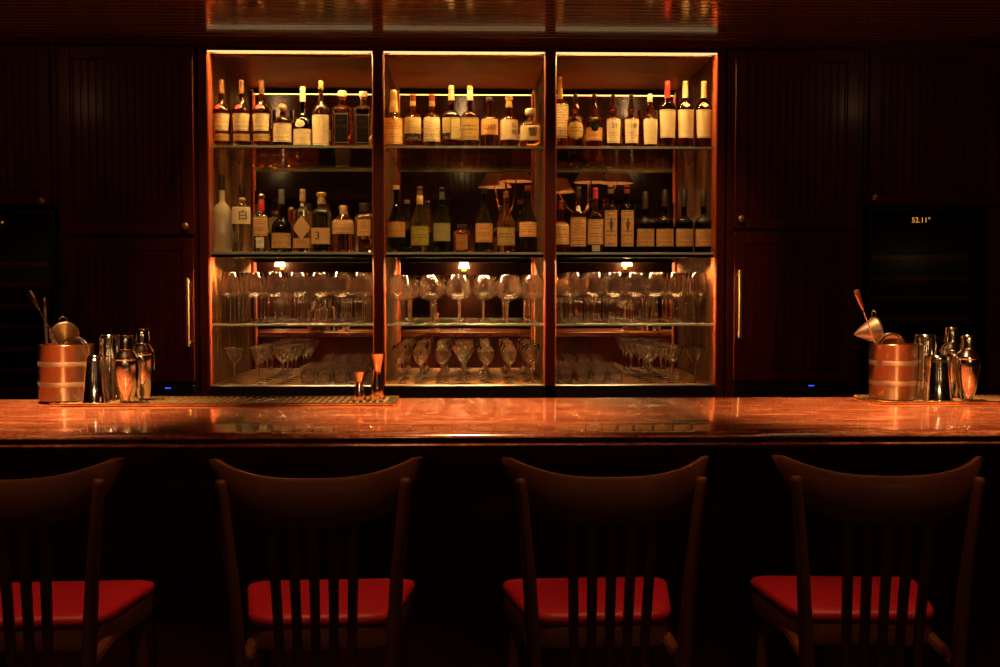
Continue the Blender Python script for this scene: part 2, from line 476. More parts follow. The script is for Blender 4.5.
for i, (a, b) in enumerate(bx):
    # side linings: vertical boards, behind a front lipping painted as lit red by the strip
    for s, x in ((1, a), (-1, b)):
        xf = x; x = x - s * .013
        outer = (i == 0 and s == 1) or (i == 2 and s == -1)
        mb = MB(); k = 6; y0 = FY1; ww = (YM - y0) / k
        pts = []
        for j in range(k):
            pts += [(y0 + j * ww, -.003), (y0 + j * ww + .004, 0), (y0 + (j + 1) * ww - .004, 0), (y0 + (j + 1) * ww, -.003)]
        mb.rings([[(x + s * h, y, zb - .03) for y, h in pts], [(x + s * h, y, zh + .05) for y, h in pts]], closed=False)
        mb.box(min(x - s * .004, x - s * .018), max(x - s * .004, x - s * .018), y0, YM, zb - .03, zh + .05)
        part(mb, 'side_lining', M_['inner_wood'], bar_unit, angle=20)
        x = xf
        lp = MB().box(min(x - s * .013, x + s * .004), max(x - s * .013, x + s * .004), D + .002, D + (.085 if outer else .03), zb, zh, .001)
        tag(part(lp, 'lipping', M_['lit_red'], bar_unit), 'lipping coloured as if lit bright red by the strip')
    mb = MB()
    mb.box(a - .013, b + .013, FY1, D + .20, zh + .020, zh + .05)
    mb.box(a - .013, b + .013, D + .205, YM, zh + .012, zh + .05)
    part(mb, 'roof_panel', M_['lid_wood'], bar_unit)
    part(MB().box(a - .013, b + .013, FY1, YM, zb - .028, zb, 0), 'floor_panel', M_['inner_wood'], bar_unit)
    part(MB().box(a - .013, b + .013, YM, YM + .008, zb - .03, zh + .05), 'mirror', M_['mirror'], bar_unit)
    led = MB().box(a + .025, b - .025, D + .008, D + .028, zh + .012, zh + .015)
    ch = MB().box(a + .001, b - .001, D + .003, D + .036, zh + .0155, zh + .02)
    ch.box(a + .001, b - .001, D + .032, D + .036, zh - .010, zh + .0155)
    part(ch, 'light_channel', M_['black'], bar_unit)
    tag(part(led, 'light_strip', M_['led'], bar_unit), 'warm light strip under the header')
    tag(part(MB().box(a + .001, b - .001, D - .0015, D + .0025, zh - .0095, zh + .001), 'diffuser_lip', M_['diffuser'], bar_unit), 'glowing cream lip of the light channel')
    # second strip, below the front edge of the bottle shelf, lights the glasses
    zq = Z(252.2, YS) - .011
    part(MB().box(a + .004, b - .004, YS + .004, YS + .008, zq - .013, zq - .0003).box(a + .005, b - .005, YS + .008, YS + .052, zq - .002, zq - .0003).box(a + .005, b - .005, YS + .050, YS + .052, zq - .013, zq - .0003), 'under_shelf_shield', M_['shield_black'], bar_unit)  # black lips added to hide the strip from mirror and counter
    tag(part(MB().box(a + .11, b - .11, YS + .010, YS + .048, zq - .0045, zq - .0022), 'under_shelf_light', M_['led2'], bar_unit), 'slim light strip under the bottle shelf')

shelf_z = [Z(146, YS), Z(252.2, YS), Z(323.8, YS), zb]       # tops
TH = 0.011
for i, (a, b) in enumerate(bx):
    for k in range(3):
        z1 = shelf_z[k]
        g = part(MB().box(a + .005, b - .005, YS + .0015, YM - .004, z1 - TH, z1), 'glass_shelf', M_['shelf_glass'], bar_unit, smooth=False)
        e = MB().box(a + .005, b - .005, YS - .001, YS + .0013, z1 - TH, z1, .0006).build('polished_edge', M_['shelf_edge'], g)
        e.matrix_parent_inverse = Matrix.Translation((0, 0, 0)); e.matrix_parent_inverse = Matrix.Identity(4)
        pins = MB()
        for xx in (a + .006, b - .006):
            for yy in (YS + .09, YM - .09):
                pins.lathe([(0, .005), (.006, .007)], 10, (xx, yy, z1 - TH - .0062))
        p = pins.build('shelf_pin', M_['brass'], g)

# ------------------------------------------------------------------ tall cabinets, fridges
def beadboard(x0, x1, z0, z1, y, pitch=.036):
    mb = MB(); n = max(1, round((x1 - x0) / pitch)); w = (x1 - x0) / n; pts = []
    for i in range(n):
        s = x0 + i * w
        pts += [(s, .0035), (s + .003, 0), (s + .0075, .0), (s + .0085, .003), (s + .010, 0), (s + w - .003, 0)]
    pts.append((x1, .0035))
    mb.rings([[(px, y + h, z0) for px, h in pts], [(px, y + h, z1) for px, h in pts]], closed=False)
    mb.box(x0, x1, y + .006, y + .012, z0, z1)
    return mb


def cab_door(parent, x0, x1, z0, z1, knob=None, handle=None, st=.055):
    y0, y1 = D - .022, D - .002
    mb = MB()
    mb.box(x0, x0 + st, y0, y1, z0, z1, .003); mb.box(x1 - st, x1, y0, y1, z0, z1, .003)
    mb.box(x0 + st, x1 - st, y0, y1, z0, z0 + st, .003); mb.box(x0 + st, x1 - st, y0, y1, z1 - st, z1, .003)
    # ogee bead inside the frame
    q = .010
    for (a, b, c, d) in ((x0 + st, x0 + st + q, z0 + st, z1 - st), (x1 - st - q, x1 - st, z0 + st, z1 - st), (x0 + st + q, x1 - st - q, z0 + st, z0 + st + q), (x0 + st + q, x1 - st - q, z1 - st - q, z1 - st)):
        mb.box(a, b, y0 + .007, y1, c, d, .003)
    d = part(mb, 'door', M_['mahogany'], parent)
    p = beadboard(x0 + st + q, x1 - st - q, z0 + st + q, z1 - st - q, y0 + .010).build('beadboard_panel', M_['mahogany'], d, angle=20)
    if knob:
        kx, kz = knob
        k = MB().lathe([(0, .009), (.004, .0065), (.011, .006), (.014, .013), (.018, .0165), (.023, .0165), (.026, .012), (.027, .006)], 20)
        o = k.build('knob', M_['satin'], d, matrix=Matrix.Translation((kx, y0, kz)) @ Matrix.Rotation(PI / 2, 4, 'X'))
        tag(o, 'round satin bronze knob')
    if handle:
        hx, hz0, hz1 = handle
        k = MB().box(hx - .009, hx + .009, y0 - .036, y0 - .024, hz0, hz1, .004)
        k.box(hx - .007, hx + .007, y0 - .026, y0, hz0 + .012, hz0 + .026, .002); k.box(hx - .007, hx + .007, y0 - .026, y0, hz1 - .026, hz1 - .012, .002)
        tag(k.build('handle', M_['satin'], d), 'long flat satin bronze pull handle')
    return d


def tall_cabinet(px0, px1, up, low, knob, handle, led, label):
    x0, x1 = X(px0, D), X(px1, D)
    t = thing('tall_cabinet', label, 'cabinet', ((x0 + x1) / 2, D, 0), 0, 'tall beadboard cabinets beside the back bar')
    mb = MB().box(x0, x1, D, YM + .05, .1, Z(46, D) - .006); mb.box(x0 + .01, x1 - .01, D + .05, YM, 0, .1)
    part(mb, 'carcass', M_['mahogany'], t)
    cab_door(t, X(up[0], D), X(up[1], D), Z(up[3], D), Z(up[2], D), knob=(X(knob[0], D), Z(knob[1], D)))
    d = cab_door(t, X(low[0], D), X(low[1], D), Z(low[3], D), Z(low[2], D), handle=(X(handle[0], D), Z(handle[2], D), Z(handle[1], D)))
    dz1 = Z(low[3] + 3, D)
    dr = MB().box(X(low[0], D), X(low[1], D), D - .022, D - .002, .14, dz1, .003)
    dr = part(dr, 'cooler_drawer', M_['black'], t)
    lx, lz = X(led[0], D), Z(led[1], D)
    o = MB().box(lx - .014, lx + .014, D - .025, D - .021, lz - .003, lz + .003, .001).build('indicator_light', M_['blue_led'], dr)
    tag(o, 'small blue indicator light')
    return t


tall_cabinet(60, 198, (63, 196, 49, 235), (67, 195, 239, 381), (188, 227), (190, 278, 346), (168, 387),
             'tall dark mahogany cabinet with beadboard doors, left of the lit shelves')
tall_cabinet(726, 861, (733, 855, 49, 228), (733, 854, 232, 381), (739, 219), (738, 270, 338), (811, 381 + 5),
             'tall dark mahogany cabinet with beadboard doors, right of the lit shelves')


def overhead(px0, px1, door, knob, label):
    x0, x1 = X(px0, D), X(px1, D)
    t = thing('overhead_cabinet', label, 'cabinet', ((x0 + x1) / 2, D, Z(207, D)), 0, 'cabinets over the wine fridges')
    part(MB().box(x0, x1, D, YM + .05, Z(206, D), Z(46, D) - .006), 'carcass', M_['mahogany'], t)
    cab_door(t, X(door[0], D), X(door[1], D), Z(door[3], D), Z(door[2], D), knob=(X(knob[0], D), Z(knob[1], D)))


overhead(-70, 59, (-66, 54, 49, 205), (46.5, 202), 'dark mahogany cupboard above the left wine fridge')
overhead(862, 1000, (866, 994, 46, 204), (871, 197), 'dark mahogany cupboard above the right wine fridge')


def wine_fridge(px0, px1, sy, dpx, dpy, ytop, label):
    x0, x1 = X(px0, D), X(px1, D); zt_, zb_ = Z(ytop, D), .12
    t = thing('wine_fridge', label, 'fridge', ((x0 + x1) / 2, D, 0), 0, 'built-in wine fridges')
    mb = MB()
    mb.box(x0, x0 + .02, D + .01, YM, zb_, zt_); mb.box(x1 - .02, x1, D + .01, YM, zb_, zt_)
    mb.box(x0 + .02, x1 - .02, D + .01, YM, zt_ - .02, zt_); mb.box(x0 + .02, x1 - .02, D + .01, YM, 0, zb_ + .02)
    mb.box(x0 + .02, x1 - .02, YM - .03, YM, zb_ + .02, zt_ - .02)
    part(mb, 'body', M_['void'], t)
    for y in sy:
        z = Z(y, D)
        mb = MB().box(x0 + .035, x1 - .06, D + .045, D + .063, z - .013, z + .013, .003)
        s = part(mb, 'shelf', M_['fridge_wood'], t)
        wires = MB()
        for j in range(9):
            xx = x0 + .05 + (x1 - x0 - .13) * j / 8
            wires.tube([(xx, D + .06, z - .006), (xx, YM - .05, z - .006)], .003, 6)
        wires.build('wire_rack', M_['black'], s)
    fr = .018
    mb = MB()
    mb.box(x0, x0 + fr, D - .022, D + .006, zb_ + .03, zt_, .003); mb.box(x1 - fr, x1, D - .022, D + .006, zb_ + .03, zt_, .003)
    mb.box(x0 + fr, x1 - fr, D - .022, D + .006, zt_ - fr, zt_, .003); mb.box(x0 + fr, x1 - fr, D - .022, D + .006, zb_ + .03, zb_ + .03 + fr, .003)
    d = part(mb, 'door', M_['black'], t)
    MB().box(x0 + fr, x1 - fr, D - .014, D - .008, zb_ + .03 + fr, zt_ - fr).build('glass_pane', M_['door_glass'], d, smooth=False)
    cx, cz = X(dpx, D), Z(dpy, D)
    disp = part(MB().box(cx - .065, cx + .065, D + .012, D + .02, cz - .025, cz + .025, .002), 'control_panel', M_['void'], t)
    text_mesh('52.11\u00b0', .036, M_['digits'], 'display_digits', disp, Matrix.Translation((cx, D + .0115, cz)) @ STAND)
    return t


wine_fridge(-62, 58, (264, 285, 306, 327, 349, 370, 391), -6, 225, 211, 'black glass-door wine fridge at the left with an orange display cut by the picture edge')
wine_fridge(865, 985, (257.5, 278, 298.5, 319, 340, 360.5, 381), 921, 219.5, 207, 'black glass-door wine fridge behind the right bar tools, orange digits showing')
mb = MB().box(X(986, D), XR - .0, D - .01, YM + .05, 0, Z(206, D) - .004)
struct(mb.build('trim_2', M_['mahogany']))
mb = MB().box(X(1001, D), XR - .0, D - .01, YM + .05, Z(206, D), Z(46, D) - .006)
struct(mb.build('trim_3', M_['mahogany']))
mb = MB().box(XL, X(-71, D), D - .01, YM + .05, 0, Z(46, D) - .006)
struct(mb.build('trim_4', M_['mahogany']))

# ------------------------------------------------------------------ bar counter
BX0, BX1 = XL + .02, XR - .02
bar = thing('bar_counter', 'long polished red-brown bar counter running across the whole room', 'bar counter', (0, (YB + YF) / 2, 0))
zt = BAR_Z
pr = [(YB, zt - .035), (YB, zt - .004), (YB - .004, zt), (YF + .034, zt), (YF + .022, zt - .0010), (YF + .012, zt - .0030), (YF + .005, zt - .0060), (YF + .001, zt - .0095), (YF, zt - .0115), (YF + .002, zt - .0135), (YF + .012, zt - .0145), (YF + .03, zt - .015), (YF + .03, zt - .035)]
mb = MB().rings([[(BX0, y, z) for y, z in pr], [(BX1, y, z) for y, z in pr]], True, True)
part(mb, 'counter_top', M_['counter'], bar, angle=30)
pr = [(YF + .029, zt - .0145), (YF + .012, zt - .0230), (YF + .000, zt - .0235), (YF - .006, zt - .0250), (YF - .008, zt - .0280), (YF - .006, zt - .0310), (YF, zt - .0322), (YF + .02, zt - .034), (YF + .03, zt - .040), (YF + .04, zt - .0405), (YF + .04, zt - .0355), (YF + .029, zt - .0355)]
mb = MB().rings([[(BX0, y, z) for y, z in pr], [(BX1, y, z) for y, z in pr]], True, True)
part(mb, 'edge_moulding', M_['counter'], bar, angle=35)
mb = MB()
YP = YF + .26
mb.box(BX0, BX1, YP, YB - .04, .0, zt - .0355)
part(mb, 'front_body', M_['mahogany'], bar)
mb = MB(); np_ = 8; pw = (BX1 - BX0) / np_
for i in range(np_ + 1):
    xc = BX0 + i * pw
    mb.box(max(BX0, xc - .05), min(BX1, xc + .05), YP - .018, YP, .16, zt - .17, .003)
mb.box(BX0, BX1, YP - .02, YP, zt - .17, zt - .0355, .003); mb.box(BX0, BX1, YP - .024, YP, 0, .16, .004)
part(mb, 'panel_frame', M_['mahogany_x'], bar)
mb = MB().tube([(BX0, YP - .14, .2), (BX1, YP - .14, .2)], .024, 16)
for i in range(np_ + 1):
    xc = min(max(BX0 + i * pw, BX0 + .1), BX1 - .1)
    mb.tube([(xc, YP - .14, .2), (xc, YP - .07, .17), (xc, YP - .02, .17)], .012, 8)
tag(part(mb, 'foot_rail', M_['brass'], bar), 'brass foot rail')


def bar_mat(px0, px1, chamfer, label):
    """shallow ribbed drip mat let down beside the far edge of the counter"""
    y0, y1 = 3.125, YB - .012
    z = zt + .0005
    x0, x1 = X(px0, y0, 400), X(px1, y0, 400)
    t = thing('bar_mat', label, 'bar mat', ((x0 + x1) / 2, (y0 + y1) / 2, z), 0, 'ribbed drip mats on the counter')
    c = .010
    L0, L1 = (c if 'l' in chamfer else 0), (c if 'r' in chamfer else 0)
    out = [(x0 + L0, y0), (x1 - L1, y0), (x1, y0 + L1 + .0001), (x1, y1), (x0, y1), (x0, y0 + L0 + .0001)]
    b = MB().rings([[(x, y, z) for x, y in out], [(x, y, z + .003) for x, y in out]], True, True)
    part(b, 'mat_base', M_['mat'], t, smooth=False)
    ribs = MB(); pitch = .0195; xx = x0 + .02
    while xx < x1 - .015:
        # ribs
        ya, yb_ = y0 + .012, y1 - .008
        q = [(xx, ya), (xx + .0001, yb_)]
        (ax, ay), (bx_, by) = q
        if True:
            if True:
                hw = .0048
                ribs.rings([[(ax - hw, ay, z + .003), (ax + hw, ay, z + .003), (ax + hw * .6, ay, z + .0065), (ax - hw * .6, ay, z + .0065)],
                            [(bx_ - hw, by, z + .003), (bx_ + hw, by, z + .003), (bx_ + hw * .6, by, z + .0065), (bx_ - hw * .6, by, z + .0065)]], True, True)
        xx += pitch
    part(ribs, 'ribs', M_['rib'], t, smooth=False)
    e = MB(); o2 = out + [out[0]]
    for (ax, ay), (bx_, by) in zip(o2[:-1], o2[1:]):
        e.tube([(ax, ay, z + .0045), (bx_, by, z + .0045)], .0042, 8)
    tag(part(e, 'trim_edge', M_['brass'], t), 'brass edging')
    return z + .007


mat_top = bar_mat(50, 393, 'r', 'long ribbed drip mat with brass edging on the counter, under the jiggers')
mat_top = bar_mat(879, 1120, 'l', 'ribbed drip mat with brass edging on the counter, under the right bar tools')

# ------------------------------------------------------------------ bar tools
def on_mat(px, Y):
    return Vector((X(px, Y, 403), Y, mat_top))


S3 = F / 3.2     # px per metre at the mat, roughly


def jigger(px, Y, H, rt, rw, rb, fw, label):
    t = thing('jigger', label, 'jigger', on_mat(px, Y), 0, 'copper jiggers on the drip mat')
    zw = H * fw; th = .0012
    lo = MB().lathe([(.0, rb * .96), (.002, rb), (zw * .5, rb * .86), (zw * .9, rw * 1.08), (zw, rw)], 28)
    lo.build('lower_cup', M_['copper'], t)
    up = MB().lathe([(zw, rw), (zw + (H - zw) * .15, rw * 1.06), (zw + (H - zw) * .6, rw + (rt - rw) * .5), (H - .004, rt * .93), (H - .001, rt), (H, rt), (H, rt - th * 1.5), (H - .006, rt * .86), (zw + (H - zw) * .4, rw * .95), (zw + .01, rw * .5)], 28)
    up.build('upper_cup', M_['copper'], t)
    MB().lathe([(zw - .003, rw * 1.0), (zw - .002, rw * 1.18), (zw + .002, rw * 1.18), (zw + .003, rw)], 28, cap0=False, cap1=False).build('waist_band', M_['copper'], t)


jigger(359.5, 3.21, .083, .0175, .0100, .0185, .62, 'shorter copper jigger on the drip mat, left of the tall one')
jigger(377.3, 3.21, .136, .0240, .0125, .0220, .60, 'tall copper jigger with a flared cup, standing at the end of the mat')


def tin(px, Y, r, H, label):
    p = on_mat(px, Y)
    t = thing('tool_canister', label, 'canister', p, 0, 'banded metal canisters holding bar tools')
    w = .0015
    MB().lathe([(0, r - .004), (.003, r), (H - .004, r), (H - .001, r + .0012), (H, r), (H, r - w), (H - .006, r - w), (.006, r - w), (.005, .001)], 48).build('wall', plain_brushed, t)
    for zc in (.30, .66):
        o = MB().lathe([(H * zc - .007, r + .0001), (H * zc - .0067, r + .0004), (H * zc + .0067, r + .0004), (H * zc + .007, r + .0002)], 48, cap0=False, cap1=False).build('band', M_['band'], t)
        tag(o, 'etched pale band')
    return p


m, nt, b, N, L = new_mat('brushed_copper_steel')
tc = N.new('ShaderNodeTexCoord'); mp = N.new('ShaderNodeMapping'); mp.inputs['Scale'].default_value = (60, 60, 1.2)
L.new(tc.outputs['Object'], mp.inputs['Vector'])
n = N.new('ShaderNodeTexNoise'); n.inputs['Scale'].default_value = 2.0; L.new(mp.outputs['Vector'], n.inputs['Vector'])
mr = N.new('ShaderNodeMapRange'); mr.inputs['To Min'].default_value = 0.32; mr.inputs['To Max'].default_value = 0.42
L.new(n.outputs['Fac'], mr.inputs['Value']); L.new(mr.outputs[0], b.inputs['Roughness'])
b.inputs['Base Color'].default_value = (0.44, 0.26, 0.15, 1); b.inputs['Metallic'].default_value = 1
tg_ = N.new('ShaderNodeTangent'); tg_.direction_type = 'RADIAL'; tg_.axis = 'Z'
L.new(tg_.outputs[0], b.inputs['Tangent']); b.inputs['Anisotropic'].default_value = 0.92; b.inputs['Anisotropic Rotation'].default_value = 0.25
plain_brushed = m
M_['band'] = plain('etched_band', (0.48, 0.29, 0.16), 0.5, 1.0)

RT1, HT = .0775, .163
tinL = tin(67, 3.247, RT1, HT, 'banded copper-toned canister holding bar tools, far left on the counter')
tinR = tin(892.5, 3.215, .068, HT, 'banded copper-toned canister holding bar tools, on the right mat')


def bar_spoon(base, top, paddle_mat, label, paddle=True):
    """a long twisted spoon leaning in a canister; base and top in world coordinates"""
    base, top = Vector(base), Vector(top)
    t = thing('bar_spoon', label, 'bar spoon', base, 0, 'bar spoons in the canisters')
    ax = top - base; l = ax.length
    q = Vector((0, 0, 1)).rotation_difference(ax).to_matrix().to_4x4()
    pts = [(0, 0, .03 + (l - .09) * i / 40) for i in range(41)]
    st = MB().tube(pts, [.0022 + .0006 * math.sin(i * 2.2) for i in range(41)], 8)
    st.build('twisted_stem', M_['steel'], t, matrix=q)
    MB().rings([[(x * s_, y * .3 * s_ - .004 * math.sin(z * 80), z) for x, y in ((math.cos(a) * .012, math.sin(a) * .008) for a in [2 * PI * j / 14 for j in range(14)])]
                for z, s_ in ((0, .3), (.004, .75), (.014, 1), (.024, .8), (.032, .3))], True, True).build('spoon_bowl', M_['steel'], t, matrix=q)
    MB().rings([[(x * s_, y * s_, z) for x, y in ((math.cos(a) * .0085, math.sin(a) * .0042) for a in [2 * PI * j / 14 for j in range(14)])]
                for z, s_ in ((l - .062, .34), (l - .045, .62), (l - .02, .9), (l - .004, 1.05), (l, .8))], True, True).build('paddle_end', paddle_mat, t, matrix=q)


def fine_strainer(rim_c, axis, R, depth, label, loop_dir):
    """cone of wire gauze on a steel rim with a hook loop and a handle down into the canister"""
    t = thing('fine_strainer', label, 'strainer', rim_c, 0, 'fine strainers in the canisters')
    q = Vector((0, 0, 1)).rotation_difference(Vector(axis)).to_matrix().to_4x4()
    cone = []
    for i in range(9):
        k = i / 8
        cone.append((depth * (1 - k), R * (.04 + .96 * k ** .85)))
    c = MB().lathe(cone, 32, cap0=True, cap1=False)
    c.build('gauze_cone', M_['gauze'], t, matrix=q)
    rim = [(R * math.cos(a), R * math.sin(a), 0) for a in [2 * PI * j / 32 for j in range(33)]]
    MB().tube(rim, .0024, 8).build('rim', M_['steel'], t, matrix=q)
    u = (q.to_3x3().inverted() @ Vector(loop_dir)); u.z = 0; u.normalize(); v = Vector((-u.y, u.x, 0))
    lp = [u * R * .98 + v * .012, u * (R + .012) + v * .011, u * (R + .019), u * (R + .012) - v * .011, u * R * .98 - v * .012]
    MB().tube(lp, .0018, 8).build('hook_loop', M_['steel'], t, matrix=q)
    MB().tube([u * -R * .98, u * -(R + .05), u * -(R + .11)], [.003, .004, .004], 8).build('handle', M_['steel'], t, matrix=q)


def hawthorne(c, normal, R, label):
    t = thing('hawthorn_strainer', label, 'strainer', c, 0, 'spring strainers in the canisters')
    q = Vector((0, 0, 1)).rotation_difference(Vector(normal)).to_matrix().to_4x4()
    MB().lathe([(-.0008, R * .99), (0, R), (.0008, R * .99)], 36).build('plate', M_['steel'], t, matrix=q)
    pts = []
    nn = 150
    for i in range(nn + 1):
        a = 2 * PI * i / nn; b_ = i * 2.1
        rr = R * .9 + .005 * math.cos(b_)
        pts.append((rr * math.cos(a), rr * math.sin(a), .0058 + .005 * math.sin(b_)))
    MB().tube(pts, .0008, 5).build('spring', M_['steel'], t, matrix=q)
    ring = [(R * .98 * math.cos(a), R * .98 * math.sin(a), .012) for a in [PI * j / 20 for j in range(21)]]
    MB().tube(ring, .003, 8).build('rolled_edge', M_['steel'], t, matrix=q)
    MB().rings([[(x, y, z) for x, y, z in ((-.009, yy, .001), (.009, yy, .001), (.009, yy, .0035), (-.009, yy, .0035))] for yy in (-R * .9, -R * 1.3, -R * 1.75)], True, True).build('handle', M_['steel'], t, matrix=q)


rimz = tinL.z + HT
pb = P(63, 352, 3.225); pt_ = P(29, 291, 3.21)
dv = (pt_ - pb).normalized()
bar_spoon(pb - dv * .12, pt_, M_['copper'], 'long twisted bar spoon leaning left out of the left canister')
fine_strainer(P(64, 334, 3.27), (-.2, .75, -.45), .040, .075, 'fine gauze strainer with round rim sticking up from the left canister', (-.1, 0, 1))
hawthorne(P(77, 349, 3.225), (-.1, -.96, -.2), .0375, 'round spring strainer behind the rim of the left canister')
tg = thing('muddler', 'slim dark muddler with pale tip, upright in the left canister', 'muddler', (P(47, 350, 3.26)))
p0 = P(47, 350, 3.26); p1 = P(44.3, 297, 3.26); a_ = p1 - p0
MB().tube([-a_ * .75, a_ * .80], [.0055, .0042], 10).build('rod', K_['dark'], tg)
MB().tube([a_ * .80, a_ * .83, a_ * .97, a_ * 1.0], [.0042, .0052, .0050, .003], 10).build('tip', M_['copper'], tg)

pb = P(877, 348, 3.20); pt_ = P(856, 290, 3.185)
dv = (pt_ - pb).normalized()
bar_spoon(pb - dv * .12, pt_, M_['copper_rose'], 'long twisted bar spoon with rose copper paddle leaning out of the right canister')
fine_strainer(P(876, 330, 3.225), (-.88, -.12, -.16), .041, .070, 'fine gauze cone strainer pointing left over the right canister', (.35, 0, 1))
hawthorne(P(890, 345, 3.185), (.1, -.96, -.2), .0385, 'round spring strainer behind the rim of the right canister')


def shaker_tin(px, Y, H, rt, rb, label):
    """mixing tin standing upside down on its rim"""
    t = thing('mixing_tin', label, 'mixing tin', on_mat(px, Y), 0, 'upturned steel mixing tins on the mats')
    MB().lathe([(0, rb - .001), (.0008, rb + .0012), (.003, rb + .0012), (.005, rb), (H * .5, (rt + rb) / 2), (H - .008, rt * 1.02), (H - .003, rt), (H, rt - .003), (H - .002, rt - .006), (H - .002, .001)], 40).build('shell', M_['steel'], t)
    MB().lathe([(H - .016, rt * 1.03), (H - .015, rt * 1.075), (H - .010, rt * 1.07), (H - .009, rt * 1.03)], 40, cap0=False, cap1=False).build('base_ring', M_['steel'], t)


shaker_tin(96, 3.172, .134, .0255, .0375, 'shorter upturned steel tin in front, beside the left canister')
shaker_tin(111, 3.265, .190, .029, .040, 'taller upturned steel tin behind the shorter one, left mat')
shaker_tin(937, 3.17, .130, .031, .042, 'shorter upturned steel tin in front, right of the right canister')
shaker_tin(924.5, 3.27, .188, .031, .0385, 'taller upturned steel tin at the back, touching the right canister')


def cobbler(px, Y, H, r, label):
    t = thing('cocktail_shaker', label, 'cocktail shaker', on_mat(px, Y), 0, 'three-piece steel cocktail shakers')
    h1 = H * .63; h2 = H * .785
    MB().lathe([(0, r * .52), (.002, r * .57), (.010, r * .55), (.018, r * .60), (h1 * .35, r * .80), (h1 * .65, r * .94), (h1 * .88, r * 1.0), (h1 * .97, r * 1.0), (h1, r * .97)], 40).build('body', M_['steel'], t)
    st = MB().lathe([(h1 + .0004, r * .985), (h1 + .004, r * 1.02), (h1 + .009, r * .98), (h1 + (h2 - h1) * .35, r * .94), (h1 + (h2 - h1) * .65, r * .80), (h1 + (h2 - h1) * .88, r * .6), (h2, r * .56)], 40)
    st.build('strainer_top', M_['steel'], t)
    MB().lathe([(h2 + .0003, r * .55), (h2 + .002, r * .60), (h2 + .006, r * .58), (H * .93, r * .55), (H * .985, r * .53), (H, r * .46)], 36).build('cap', M_['steel'], t)


cobbler(127, 3.165, .192, .0355, 'steel cocktail shaker at the front of the left group')
cobbler(143.5, 3.25, .208, .0345, 'steel cocktail shaker at the back right of the left group')
cobbler(967, 3.165, .190, .0350, 'steel cocktail shaker at the front of the right group')
cobbler(950.5, 3.26, .210, .0345, 'steel cocktail shaker behind its twin, right group')

# ------------------------------------------------------------------ bottles
def std(sh, nk, nr, base=.93, taper=1.0, sq=0.0, lip=True):
    p = [(0, base * .97 * taper, sq), (.012, taper, sq), (.03, taper + (1 - taper) * .05, sq), (sh, 1, sq)]
    for i in range(1, 7):
        a = i / 6 * PI / 2
        z = sh + (nk - sh) * (.86 * math.sin(a) + .14 * (i / 6))
        p.append((z, nr + .04 + (1 - nr - .04) * math.cos(a), sq * max(0, 1 - i / 4)))
    p += [(nk + .03, nr, 0), (.93, nr, 0)]
    if lip: p += [(.935, nr * 1.15, 0), (.96, nr * 1.15, 0), (.965, nr, 0)]
    return p + [(.985, nr * .98, 0)]


def flat_shoulder(sh, nk, nr, sq):
    return [(0, .92, sq), (.015, 1, sq), (sh, 1, sq), (sh + .02, .94, sq), (nk - .01, nr + .25, sq * .4), (nk + .005, nr + .05, 0), (nk + .03, nr, 0), (.985, nr, 0)]


def conic(sh, mid, nk, nr):
    return [(0, .92), (.012, 1), (sh, 1), (sh + .02, .985), (sh + .06, .90), (mid, .60), (nk, nr + .05), (nk + .05, nr), (.93, nr), (.935, nr * 1.2), (.96, nr * 1.2), (.985, nr)]


PROF = {
    'cognac': [(0, .82), (.012, .88), (.1, .91), (.50, 1), (.535, .985), (.56, .93), (.60, .76), (.64, .52), (.69, .36), (.75, .30), (.80, .27), (.985, .27)],
    'whisky': std(.50, .64, .30),
    'whisky_low': std(.47, .60, .30),
    'tall': std(.60, .68, .28, taper=.97),
    'longneck': [(0, .93), (.012, 1), (.42, 1), (.50, .95), (.57, .78), (.62, .52), (.67, .36), (.73, .29), (.985, .27)],
    'squat': std(.54, .70, .30),
    'bulb': [(0, .88), (.012, .96), (.05, .98), (.48, 1), (.52, .97), (.555, .86), (.58, .62), (.60, .42), (.63, .33), (.66, .36), (.70, .47), (.74, .47), (.79, .36), (.84, .27), (.92, .25), (.985, .25)],
    'square': flat_shoulder(.66, .74, .33, .85),
    'square_low': flat_shoulder(.72, .82, .34, .9),
    'flagon': [(0, .9), (.02, 1), (.56, 1), (.66, .92), (.74, .64), (.80, .34), (.84, .26), (.985, .25)],
    'decanter': [(0, .93, .5), (.02, 1, .5), (.50, 1, .5), (.58, .93, .4), (.66, .66, .2), (.71, .38, 0), (.76, .31, 0), (.90, .31, 0)],
    'cone': conic(.42, .58, .74, .26),
    'cone2': conic(.46, .60, .74, .28),
    'mallet': [(0, .95), (.012, 1), (.44, .98), (.50, .94), (.535, .80), (.56, .55), (.58, .38), (.62, .31), (.80, .29), (.985, .27)],
}


def prof_r(prof, z):
    for a, b in zip(prof[:-1], prof[1:]):
        if a[0] <= z <= b[0]:
            k = (z - a[0]) / max(1e-6, b[0] - a[0])
            s0 = a[2] if len(a) > 2 else 0; s1 = b[2] if len(b) > 2 else 0
            return a[1] + (b[1] - a[1]) * k, s0 + (s1 - s0) * k
    return prof[-1][1], 0


